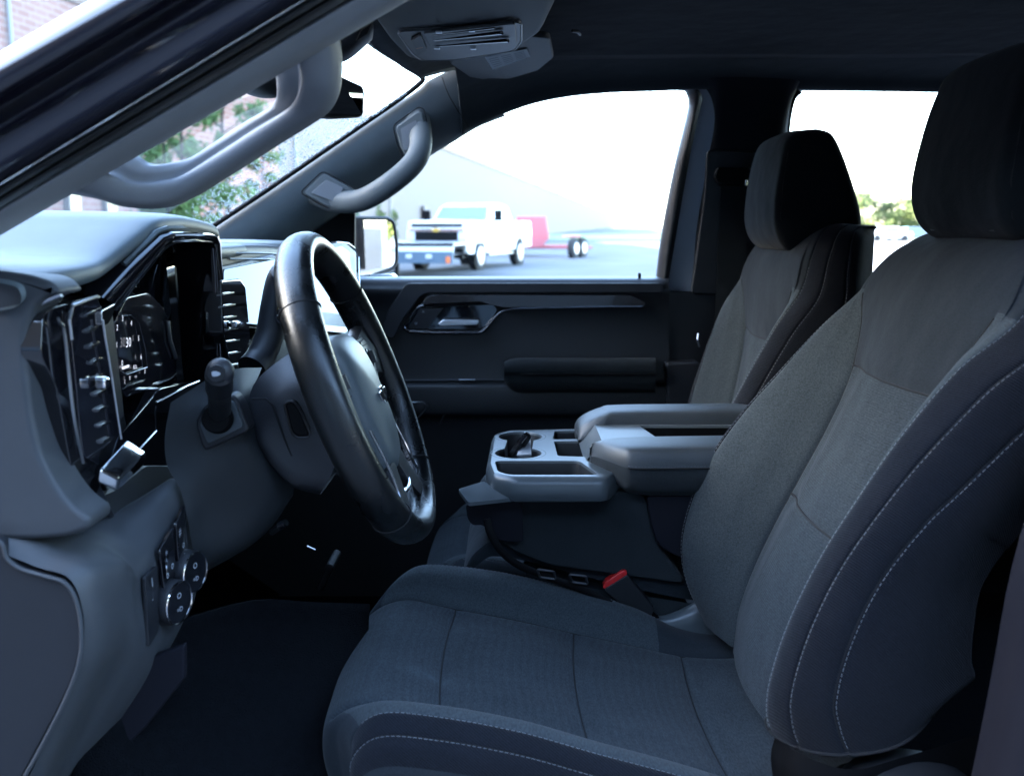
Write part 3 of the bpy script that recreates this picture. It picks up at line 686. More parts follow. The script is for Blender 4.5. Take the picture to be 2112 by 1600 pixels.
# ------------------------------------------------------------------ centre of the dash
# touch screen turned a little to the driver
ts = thing('touch_screen', 'wide bright reflecting touch screen in the middle of the dash behind the wheel', 'screen', P(590, 620, 0))
q = [PX(452, 552, -.462), PX(712, 498, -.367), PX(738, 520, -.36), PX(742, 680, -.325), PX(722, 700, -.322), PX(452, 668, -.434)]
MB().prism(roundpoly([p + V(-.004, 0, 0) for p in q], .012, 5), (-.02, .004, 0)).build('bezel', M['plastic'], ts, bevel=.003)
q2 = [p + V(.006, -.003, 0) for p in (PX(455, 556, -.462), PX(700, 508, -.373), PX(716, 520, -.366), PX(722, 672, -.335), PX(706, 686, -.333), PX(455, 662, -.436))]
MB().prism(roundpoly(q2, .008, 4), (-.004, .001, 0)).build('display', simple('reflecting_display', (.012, .012, .016), .03, coat=.25, spec=.4), ts)
strip('chrome_rim', [PX(u, v, x) + V(.004, 0, 0) for u, v, x in [(690, 500, -.374), (714, 502, -.366), (728, 512, -.361), (736, 530, -.357), (740, 680, -.327)]], M['satinmetal'], ts, .0016)
# mid vent between cluster and screen
cv = [(457, 577), (496, 575), (507, 590), (519, 715), (500, 752), (477, 760), (462, 690)]
MB().prism(roundpoly([PX(u, v, -.415) for u, v in cv], .006, 4), (-.03, 0, 0)).build('vent_housing', M['gloss'], db, bevel=.003)
s3 = MB()
for k in range(7):
    v = 605 + 24.5 * k; a = 461 + 3.2 * k; b = a + 22 - k * .4
    p0, p1 = PX(a, v, -.411), PX(b, v - 3.5, -.411); s3.prism([p0, p1, p1 + V(-.01, 0, -.002), p0 + V(-.01, 0, -.002)], (0, 0, -.0020))
s3.build('vent_slats', M['satinmetal'], db)
MB().box(PX(485, 670, -.408), (.012, .016, .011)).build('vent_thumbwheel', M['chrome'], db, bevel=.003)
# passenger dash face
fc = [[P(455, 500, .0), P(560, 503, .25), P(640, 512, .5), P(716, 526, .73)],
      [P(455, 520, -.05), P(560, 524, .2), P(640, 540, .45), P(716, 556, .72)],
      [P(455, 640, -.05), P(560, 640, .2), P(640, 660, .45), P(716, 640, .72)],
      [P(455, 900, -.08), P(560, 900, .2), P(640, 900, .45), P(716, 900, .72)]]
MB().grid(patch(fc, 5, 5)).build('passenger_fascia', M['plastic2'], db)
for r_, (v0, v1, v2) in ((.0022, (522, 530, 548)), (.0016, (534, 541, 560))):
    strip('fascia_line', spline([P(458, v0, -.02) + V(.012, 0, 0), P(540, v0 + 1, .12) + V(.012, 0, 0), P(600, v1, .3) + V(.012, 0, 0), P(700, v2, .55) + V(.012, 0, 0)], 6), M['satinmetal'], db, r_)
# centre stack body under the screen down to the floor, far side footwell
stack = [[P(420, 700, -.14), P(560, 700, -.02), P(660, 700, .14), P(690, 700, .2)],
         [P(440, 850, -.14), P(590, 850, -.02), P(680, 850, .14), P(710, 850, .2)],
         [P(440, 980, -.14), P(610, 980, -.04), P(700, 980, .12), P(720, 980, .2)]]
MB().grid(patch(stack, 4, 4)).build('center_stack', M['plastic'], db)
pd = thing('pedal', 'dark brake pedal with a thin bright edge deep in the footwell', 'pedal', P(640, 1130, -.36))
MB().box(P(678, 1175, -.22), (.012, .07, .045), Matrix.Rotation(R(25), 3, 'Y')).build('pedal_pad', M['black'], pd, bevel=.004)
MB().tube([P(633, 1126, -.33), P(650, 1134, -.33)], .0012, 6).build('pedal_edge', M['darkchrome'], pd)
ht = thing('hood_release', 'small silver tipped lever under the steering column', 'lever', P(585, 1080, -.45))
MB().tube([P(560, 1098, -.44), P(578, 1084, -.45)], .004, 10).build('lever_arm', M['plastic'], ht)
MB().tube([P(578, 1084, -.45), P(590, 1077, -.455)], [.0055, .0045], 12).build('lever_tip', M['darkchrome'], ht)
# footwell side and floor mat
MB_k = MB().prism([P(u, v, -.60) for u, v in [(130, 1560), (180, 1400), (380, 1330), (380, 1400), (300, 1500), (270, 1530), (150, 1555)]], (0, .012, 0))
struct(MB_k.build('kick_panel', M['shadeplastic'], bevel=.003))
clp = thing('trim_clip', 'tiny bright metal clip low on the kick panel at bottom left', 'clip', P(186, 1500, -.615))
MB().box(P(186, 1500, -.612), (.005, .006, .012), Matrix.Rotation(R(35), 3, 'Y')).build('clip', M['chrome'], clp, bevel=.001)  # chrome piece added to give the small white glint on the kick panel
struct(MB().grid(patch([[V(-.66, -.66, .64), V(-.5, -.66, .616), V(-.2, -.66, .615)], [V(-.68, -.40, .66), V(-.5, -.4, .618), V(-.2, -.4, .618)], [V(-.66, -.16, .64), V(-.5, -.16, .617), V(-.2, -.16, .615)]], 5, 5)).build('floor_mat', M['mat'], solid=.008))
tl = MB().grid(patch([[P(300, 1300, -.56), P(520, 1238, -.42), P(640, 1242, -.36), P(760, 1246, -.28)], [P(230, 1400, -.60), P(500, 1330, -.45), P(640, 1330, -.4), P(760, 1340, -.33)], [P(100, 1720, -.66), P(450, 1720, -.62), P(640, 1720, -.58), P(800, 1720, -.54)]], 4, 4))
struct(tl.build('carpet_hump', M['carpet'], solid=.006))

# ------------------------------------------------------------------ steering wheel
sw_ = thing('steering_wheel', 'worn black leather steering wheel with silver emblem on its pale hub', 'steering wheel', (-.21, -.38, 1.347))
WC = V(-.195, -.38, 1.343); WT_ = V(-.36, 0, .933).normalized(); WA = V(0, 1, 0); WN = WA.cross(WT_).normalized()
if WN.x < 0: WN = -WN
def W(a, b, c): return WC + WA * a + WT_ * b + WN * c
RR = .194
ring = []
for k in range(144):
    t = 2 * math.pi * k / 144; ca, sa = math.cos(t), math.sin(t)
    rr = RR
    fl = max(0, -sa) ** 3; rr = RR * (1 - .0 * fl)
    gy = 1 + .13 * (abs(math.cos(t - R(20))) ** 6 if ca > 0 else abs(math.cos(t - R(160))) ** 6)
    row = []
    for j in range(22):
        s = 2 * math.pi * j / 22
        dr = math.cos(s) * .0178 * gy; dc = math.sin(s) * .0238
        if math.cos(s) < 0: dr *= .92
        row.append(W(ca * (rr + dr), sa * (rr + dr), dc))
    ring.append(row)
rim = MB().grid(ring, cr=True, cc=True).build('rim', M['leather'], sw_)
# leather joints
for deg in (142, 38, 228, 312):
    t = R(deg); pts = [W(math.cos(t) * (RR + math.cos(s) * .0190), math.sin(t) * (RR + math.cos(s) * .0190), math.sin(s) * .0243) for s in [2 * math.pi * j / 24 for j in range(24)]]
    MB().tube(pts, .0011, 6, closed=True).build('leather_seam', M['seam'], rim)
# cross stitching along the inner face
stp = MB()
for k in range(150):
    t = R(-60 + 120 * k / 150)
    for sg in (0, 1):
        a0 = R(176 if sg else 198); a1 = R(198 if sg else 176)
        t2 = t + R(.8)
        q0 = W(math.cos(t) * (RR + math.cos(a0) * .0160), math.sin(t) * (RR + math.cos(a0) * .0160), math.sin(a0) * .0225 + .004)
        q1 = W(math.cos(t2) * (RR + math.cos(a1) * .0160), math.sin(t2) * (RR + math.cos(a1) * .0160), math.sin(a1) * .0225 + .004)
        stp.tube([q0, q1], .0006, 4)
stp.build('rim_stitching', simple('dark_thread', (.05, .05, .055), .6), rim, weld=False)
# hub pad : superelliptic dome
rows = []
pad_out = [(-.078, .060), (-.082, .02), (-.080, -.03), (-.070, -.08), (-.052, -.118), (0, -.130), (.052, -.118), (.070, -.08), (.080, -.03), (.082, .02), (.078, .060), (.055, .076), (0, .082), (-.055, .076)]
pad_out = [V(a * .86, b * .92, 0) for a, b in pad_out]; po = spline(pad_out, 5, True)
for s, c in ((1.0, -.035), (1.0, -.012), (.985, -.003), (.93, .005), (.80, .012), (.55, .018), (.28, .021), (.02, .022)):
    rows.append([W(p.x * s, -.022 + (p.y + .022) * s, c) for p in po])
hub = MB().grid(rows, cc=True, caps=True).build('hub_pad', M['leather2'], sw_, angle=60)
# emblem on the hub
e = MB()
bw = [(-.026, .0065), (-.009, .0065), (-.009, .011), (.009, .011), (.009, .0065), (.026, .0065), (.020, -.0065), (.009, -.0065), (.009, -.011), (-.009, -.011), (-.009, -.0065), (-.020, -.0065)]
e.prism([W(a, b - .018, .0210) for a, b in bw], WN * .003); e.build('bow_tie_emblem', M['chrome'], hub, bevel=.0008)
er = MB(); 
for k in range(16):
    random.seed(k + 5); a = random.uniform(-.024, .022); b = random.uniform(-.010, .010)
    er.prism([W(a, b - .018, .0242), W(a + .003, b - .018 + .001, .0242), W(a + .002, b - .018 - .002, .0242)], WN * .0003)
er.build('worn_emblem_spots', M['black'], hub, smooth=False, weld=False)
ai = MB(); vs, fs = text_mesh('AIRBAG', .007, W(.045, -.062, .0165), WA, WT_); ai.add([p + WN * .001 for p in vs], fs); ai.build('hub_lettering', M['seam'], hub, smooth=False, weld=False)
# spokes
def spoke(name, pts, mat, par, widths, thick=.012):
    rows = []
    for (a, b, c), (wx, wy) in zip(pts, widths):
        ctr = V(a, b, c); rows.append([ctr + V(wx * sx, wy * sy, sz) for sx, sy, sz in ((-1, -1, 0), (-.9, -.9, thick * .7), (0, 0, thick), (.9, .9, thick * .7), (1, 1, 0), (.9, .9, -thick), (-.9, -.9, -thick))])
    r2 = [[W(p.x, p.y, p.z) for p in r] for r in patch(rows, 1, 5)]
    return MB().grid(r2, cc=True, caps=True).build(name, mat, par, angle=50)
for sgn in (1, -1):
    sp = spoke('side_spoke', [(sgn * .05, .018, -.016), (sgn * .10, .022, -.014), (sgn * .14, .028, -.010), (sgn * .178, .032, -.004)], M['plastic'], sw_, [(0, .040), (0, .036), (0, .034), (0, .046)])
    MB().prism(roundpoly([W(sgn * .094, .050, .0), W(sgn * .142, .050, -.001), W(sgn * .150, .02, -.001), (W(sgn * .128, -.012, -.001)), W(sgn * .096, -.014, .0)], .010, 5), WN * .003).build('switch_pad', M['plastic2'], sp, bevel=.0015)
    MB().disc(W(sgn * .113, .024, .001), WN, .0145, .0135, .004, 32).build('rocker_ring', M['gloss'], sp, bevel=.001)
    MB().tube([W(sgn * .113, .015, .006), W(sgn * .113, .033, .006)], .0055, 14).build('thumb_wheel', M['plastic2'], sp)
    for b in (.044, .004):
        MB().tube([W(sgn * .09, b, .0035), W(sgn * .138, b - .002, .0025)], .0006, 5).build('switch_gap', M['seam'], sp)
    MB().tube([W(sgn * .084, .055, .001), W(sgn * .143, .055, -.001), W(sgn * .153, .045, -.001), W(sgn * .156, .02, -.002), W(sgn * .13, -.018, -.001)], .0011, 8).build('switch_rim', M['darkchrome'], sp)
    lp = spoke('lower_spoke', [(sgn * .030, -.095, -.004), (sgn * .045, -.135, -.002), (sgn * .066, -.160, .0), (sgn * .088, -.172, 0)], M['plastic'], sw_, [(.028, .010), (.022, .010), (.02, .010), (.024, .008)])
    MB().tube(spline([W(sgn * .078, -.045, .005), W(sgn * .080, -.09, .009), W(sgn * .088, -.13, .010), W(sgn * .108, -.158, .009)], 6), .0020, 8).build('chrome_edge', M['chrome'] if sgn > 0 else M['darkchrome'], lp)
MB().grid(patch([[W(-.09, -.160, -.006), W(-.05, -.172, 0), W(0, -.178, .002), W(.05, -.172, 0), W(.09, -.160, -.006)], [W(-.06, -.13, -.006), W(-.03, -.138, .004), W(0, -.142, .006), W(.03, -.138, .004), W(.06, -.13, -.006)]], 5, 5)).build('lower_plate', M['darkchrome'], sw_, solid=.006)
# shift paddle behind the rim, on the far side of the column
pdl = thing('column_shift_lever', 'thick curved gear lever rising behind the wheel with a plus button', 'gear lever', P(560, 700, -.22))
lv = spline([P(520, 760, -.25), P(538, 735, -.23), P(556, 690, -.215), P(566, 630, -.21), P(576, 580, -.21), P(590, 556, -.22)], 8)
n_ = len(lv)
MB().tube(lv, [.022 - .004 * i / n_ for i in range(n_ - 4)] + [.016, .013, .009, .004], 20, up=(0, 1, 0), flat=1.0).build('lever', M['plastic2'], pdl)
bq = [P(571, 600, -.235), P(600, 596, -.235), P(600, 680, -.235), P(590, 678, -.235), P(569, 660, -.235), P(568, 640, -.235)]
bt_ = MB().prism(roundpoly(bq, .004, 4), (0, .012, 0)).build('shift_button', M['gloss'], pdl, bevel=.0015)
strip('button_edge', [p + V(0, -.001, 0) for p in [P(572, 602, -.237), P(569, 640, -.237), P(571, 661, -.237), P(592, 679, -.237)]], M['plastic2'], bt_, .0012)
vs, fs = text_mesh('+', .022, P(577, 652, -.2375), V(1, 0, 0), V(0, 0, 1)); MB().add(vs, fs).build('plus_sign', M['white'], bt_, smooth=False)

# ------------------------------------------------------------------ passenger door
dr = thing('passenger_door', 'dark passenger door panel with chrome handle bezel and padded armrest', 'door', (0, .76, 1.2))
DY = .74
cols = []
for u in (250, 450, 640, 720, 800, 900, 1000, 1100, 1200, 1300, 1380):
    cols.append([P(u, 570, .80), P(u, 574, .77), P(u, 579, .755), P(u, 590, .742), P(u, 604, .738), P(u, 640, .752), P(u, 700, .756), P(u, 780, .748), P(u, 800, .735), P(u, 850, .732), P(u, 870, .745), P(u, 960, .755), P(u, 1120, .755), P(u, 1300, .75)])
MB().grid(patch(cols, 5, 2)).build('door_panel', M['plastic'], dr)
# belt pad lighter lip
fwd = roundpoly([P(u, v, .733) for u, v in [(838, 584), (1368, 584), (1368, 604), (880, 604), (866, 612), (830, 660), (812, 700), (785, 690), (800, 640)]], .01, 3)
MB().prism(fwd, (0, .02, 0)).build('belt_pad', M['console_cloth'] if False else M['plastic2'], dr, bevel=.006)
# trim strip
tr = roundpoly([P(u, v, .728) for u, v in [(868, 628), (880, 612), (900, 608), (1300, 609), (1330, 622), (1330, 631), (1040, 634), (1010, 628), (990, 622)]], .006, 3)
MB().prism(tr, (0, .012, 0)).build('trim_strip', M['woodtrim'], dr, bevel=.002)
# recess panel with handle
rp = roundpoly([P(u, v, .742) for u, v in [(862, 632), (1018, 628), (1026, 640), (998, 684), (840, 684), (836, 674)]], .006, 3)
MB().prism(rp, (0, .01, 0)).build('handle_recess', M['gloss'], dr, bevel=.001)
bz = [P(u, v, .722) for u, v in [(1330, 633), (1200, 634), (1060, 637), (1034, 642), (1020, 655), (1000, 680), (990, 686), (900, 686), (842, 683), (834, 676), (840, 664), (862, 634), (870, 630)]]
bz = roundpoly(bz, .01, 3); nb = len(bz)
MB().tube(bz, [.0022 + .0030 * min(1, max(0, (i / nb - .25) * 5)) * (1 if i / nb < .72 else .5) for i in range(nb)], 10).build('chrome_bezel', M['darkchrome'], dr)
hd = MB().prism(roundpoly([P(u, v, .718) for u, v in [(902, 668), (914, 659), (988, 659), (990, 664), (984, 671), (905, 674)]], .004, 3), (0, .010, 0)).build('door_handle', M['satinmetal'], dr, bevel=.003)
MB().prism(roundpoly([P(u, v, .738) for u, v in [(866, 636), (914, 636), (880, 678), (842, 678)]], .003, 3), (0, .006, 0)).build('lock_switch', M['plastic2'], dr, bevel=.001)
for ch_, u, v in (('^', 873, 645), ('o', 858, 666)):
    vs, fs = text_mesh(ch_, .013, P(u, v, .7355), V(1, 0, 0), V(0, 0, 1)); MB().add(vs, fs).build('switch_symbol', M['paper'], dr, smooth=False)
# armrest
ar_rows = []
for u, s in ((1040, .3), (1052, .75), (1075, 1), (1150, 1), (1250, 1), (1352, 1)):
    t0, t1 = 739 + (1 - s) * 12, 772 + (1 - s) * 2
    ar_rows.append([P(u, t0, .75), P(u, t0 - 1, .715), P(u, t0 + 1, .695), P(u, t0 + 12, .688), P(u, t1 - 4, .692), P(u, t1, .698), P(u, t1 + 18 * s, .706), P(u, t1 + 36 * s, .725), P(u, t1 + 38 * s, .75)])
ar = MB().grid(patch(ar_rows, 3, 4)).build('armrest', M['console_cloth'], dr)
strip('armrest_seam', [p + V(0, -.002, 0) for p in [P(1046, 752, .71), P(1056, 764, .70), P(1075, 771, .696), P(1200, 771, .696), P(1352, 771, .696)]], M['seam'], ar, .0012)
strip('pocket_edge', spline([P(u, v, .735) for u, v in [(905, 875), (920, 852), (945, 842), (1000, 839), (1300, 839), (1370, 840)]], 4), M['plastic2'], dr, .0022)
strip('speaker_trim', [P(u, v, .722) for u, v in [(842, 829), (872, 829), (881, 836), (874, 848), (854, 870)]], M['satinmetal'], dr, .0014)
strip('panel_line', [P(u, v, .742) for u, v in [(815, 785), (940, 784), (1045, 784), (1085, 804), (1110, 809), (1360, 809)]], M['plastic2'], dr, .0022)
strip('panel_glint', [P(946, 783, .738), P(980, 783, .738)], M['satinmetal'], dr, .0013)
MB().tube([P(1319, 576, .775), P(1319, 563, .775)], [.0042, .0036], 10).build('lock_pin', M['black'], dr)
MB().disc(P(1319, 577, .775) , V(0, 0, 1), .010, .008, .003).build('lock_pin_collar', M['rubber'], dr)
# window frame and seals (rear edge and arch), glass
fr_out = [P(u, v, .775) for u, v in [(1372, 620), (1392, 500), (1418, 350), (1440, 240), (1448, 205), (1440, 186), (1418, 176), (1340, 178)]]
fr_in = [P(u, v, .79) for u, v in [(1352, 620), (1365, 500), (1392, 350), (1418, 240), (1423, 210), (1420, 192), (1408, 184), (1340, 186)]]
mm_ = [a.lerp(b, .5) + V(0, -.014, 0) for a, b in zip(fr_out, fr_in)]
MB().grid(patch([fr_out, mm_, fr_in, [p + V(0, .03, 0) for p in fr_in]], 6, 4)).build('window_frame', M['plastic'], dr)
gw = [P(u, v, .80) for u, v in [(700, 585), (1372, 585), (1395, 400), (1432, 200), (1420, 176), (1300, 178), (1100, 200), (960, 250), (880, 310), (780, 380), (700, 430)]]
MB().add(gw, [list(range(len(gw)))]).build('window_pane', M['glass'], dr, smooth=False)
# mirror sail (black triangle) ahead of the window
MB().prism([P(u, v, .775) for u, v in [(640, 480), (700, 436), (732, 425), (731, 575), (640, 600)]], (0, .02, 0)).build('mirror_sail', M['black'], dr, bevel=.003)
# outside mirror
om = thing('side_mirror', 'passenger side door mirror with pale reflecting glass and white shell', 'mirror', P(780, 520, .95))
mo = [(700, 450), (800, 450), (812, 458), (818, 500), (818, 540), (812, 552), (770, 568), (730, 574), (700, 570)]
ctr = P(760, 510, .95)
def PM(u, v):
    r = ray(u, v); x0, y0, k = -.40, .93, 1.05     # the glass plane y = y0 + k (x - x0): turned to face rearwards
    t = (y0 - k * x0 - CAM.y + k * CAM.x) / (r.y - k * r.x); return CAM + r * t
mo3 = roundpoly([PM(u, v) for u, v in mo], .02, 5); ctr = PM(760, 510)
# mirror faces back and inwards: turn its outline about its own centre
rot = Matrix.Rotation(R(0), 3, 'Z')
rws = [mo3, [p + V(-.01, .006, 0) for p in mo3], [ctr + (p - ctr) * 1.0 + V(-.07, .03, 0) for p in mo3], [ctr + (p - ctr) * .8 + V(-.12, .06, 0) for p in mo3], [ctr + (p - ctr) * .3 + V(-.14, .08, 0) for p in mo3]]
MB().grid(rws, cc=True).build('mirror_shell', M['plastic'], om)
MB().tube(mo3, .005, 8, closed=True).build('mirror_rim', M['rubber'], om)
mg = [ctr + (p - ctr) * .97 + V(.001, 0, 0) for p in mo3]
MB().add([p for p in mg], [list(range(len(mg)))]).build('mirror_glass', M['mirror'], om, smooth=False)
MB().prism(roundpoly([P(u, v, .95) for u, v in [(728, 572), (770, 566), (812, 566), (818, 585), (728, 585)]], .01, 3), (0, .06, 0)).build('mirror_foot', M['whitepaint'], om, bevel=.006)

# ------------------------------------------------------------------ passenger side middle pillar with belt
bp2 = thing('middle_pillar', 'dark middle pillar trim with belt anchor behind the passenger door', 'pillar', (.5, .76, 1.3))
sil = [P(u, v, .80) for u, v in [(1362, 660), (1366, 560), (1386, 440), (1412, 310), (1428, 230), (1416, 160), (1500, 150), (1500, 300), (1490, 660)]]
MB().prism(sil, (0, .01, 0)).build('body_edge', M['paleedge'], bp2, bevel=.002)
L0 = [(1396, 605), (1400, 500), (1428, 400), (1450, 308), (1464, 270), (1466, 220), (1450, 180)]
up = [[P(1426, 607, .775), P(1436, 480, .775), P(1452, 380, .775), P(1464, 310, .775), P(1474, 250, .775), P(1466, 200, .775), P(1440, 165, .755)],
      [P(1440, 607, .745), P(1450, 480, .745), P(1464, 380, .745), P(1474, 310, .745), P(1480, 250, .735), P(1484, 200, .72), P(1480, 160, .69)],
      [P(1500, 607, .735), P(1510, 480, .735), P(1520, 380, .735), P(1530, 310, .735), P(1540, 250, .73), P(1545, 200, .715), P(1550, 160, .68)],
      [P(1590, 607, .74), P(1592, 480, .74), P(1598, 380, .74), P(1606, 310, .74), P(1614, 250, .735), P(1624, 205, .72), P(1640, 165, .70)],
      [P(1610, 607, .78), P(1612, 480, .78), P(1616, 380, .78), P(1622, 310, .78), P(1626, 250, .78), P(1634, 205, .77), P(1650, 175, .76)]]
MB().grid(patch(up, 5, 5)).build('upper_trim', M['headliner'], bp2)
ins = [P(u, v, .725) for u, v in [(1458, 308), (1560, 312), (1580, 470), (1574, 610), (1424, 607), (1444, 470), (1454, 390)]]
MB().prism(roundpoly(ins, .014, 4), (0, .012, 0)).build('belt_trim', M['plastic'], bp2, bevel=.005)
lw = [P(u, v, .765) for u, v in [(1372, 600), (1600, 606), (1640, 900), (1640, 1200), (1340, 1200), (1352, 800)]]
MB().prism(lw, (0, .02, 0)).build('lower_trim', M['plastic'], bp2, bevel=.004)
MB().prism(roundpoly([P(u, v, .72) for u, v in [(1372, 748), (1440, 745), (1450, 760), (1450, 900), (1380, 900)]], .01, 4), (0, .04, 0)).build('latch_cover', M['plastic2'], bp2, bevel=.008)
an = MB().prism(roundpoly([P(u, v, .70) for u, v in [(1480, 345), (1545, 345), (1560, 362), (1545, 385), (1484, 382), (1474, 362)]], .008, 4), (0, .03, 0)).build('belt_anchor', M['black'], bp2, bevel=.005)
MB().box(P(1539, 377, .698), (.006, .004, .014)).build('anchor_glint', M['chrome'], bp2, bevel=.001)
MB().prism([P(u, v, .715) for u, v in [(1487, 385), (1540, 385), (1538, 760), (1470, 760)]], (0, .0025, 0)).build('belt_webbing', M['console_cloth'], bp2)
strip('pillar_hook', [P(1440, 688, .755), P(1438, 700, .75), P(1442, 715, .755)], M['satinmetal'], bp2, .002)
# rear door of the passenger side
rd = thing('rear_door', 'dark rear passenger door frame around the bright back window', 'door', (1.1, .79, 1.2))
ro = [P(u, v, .80) for u, v in [(1615, 600), (1616, 400), (1622, 280), (1632, 215), (1650, 190), (1690, 178), (2200, 182), (2700, 190)]]
ri = [P(u, v, .805) for u, v in [(1640, 600), (1622, 400), (1628, 280), (1638, 215), (1652, 195), (1680, 185), (2200, 192), (2700, 200)]]
rm = [a.lerp(b, .5) + V(0, -.012, 0) for a, b in zip(ro, ri)]
ro2 = [p + V(-.01, .0, .01) for p in ro]
MB().grid(patch([[p + V(0, -.02, 0) for p in ro2], ro, rm, ri, [p + V(0, .03, 0) for p in ri]], 6, 4)).build('window_frame', M['plastic'], rd)
rp_ = [P(1600, 612, .79), P(2700, 640, .79), P(2700, 1500, .79), P(1600, 1300, .79)]
MB().prism(rp_, (0, .02, 0)).build('door_panel', M['plastic'], rd)
rg = [P(1600, 620, .82), P(2700, 640, .82), P(2700, 170, .82), P(1600, 175, .82)]
MB().add(rg, [[0, 1, 2, 3]]).build('window_pane', M['glass'], rd, smooth=False)

# driver side rear body behind the door opening
dv = thing('driver_side_pillar', 'dark gray middle pillar edge at the driver side, right border of the view', 'pillar', (.5, -.80, 1.0))
rwz = []
for (uu, vv) in [(2420, -520), (2380, -100), (2290, 420), (2190, 900), (2112, 1180), (2072, 1390), (2030, 1600), (1985, 1800), (1960, 2000)]:
    a = P(uu, vv, -.74)
    rwz.append([a + V(.05, .03, 0), a + V(.0, .02, 0), a, a + V(.006, -.02, 0), a + V(.02, -.035, 0), a + V(.028, -.028, 0), a + V(.036, -.04, 0), a + V(.07, -.06, 0), a + V(.2, -.07, 0)])
MB().grid(patch(rwz, 4, 4)).build('pillar_trim', M['shadeplastic'], dv)
struct(MB().prism([V(.62, -.80, .5), V(2.0, -.80, .5), V(2.0, -.80, 1.78), V(.62, -.80, 1.78)], (0, .04, 0)).build('rear_side_wall', M['carpet'], smooth=False))
struct(MB().prism([V(.80, -.80, 1.78), V(2.0, -.80, 1.78), V(2.0, -.74, 1.99), V(.30, -.74, 1.99), V(.3, -.80, 1.86)], (0, .04, 0)).build('rear_side_rail', M['headliner'], smooth=False))
struct(MB().prism([V(-.2, -.76, 1.83), V(.32, -.76, 1.86), V(.32, -.76, 2.0), V(-.2, -.76, 2.0)], (0, .03, 0)).build('side_rail', M['paint'], smooth=False))

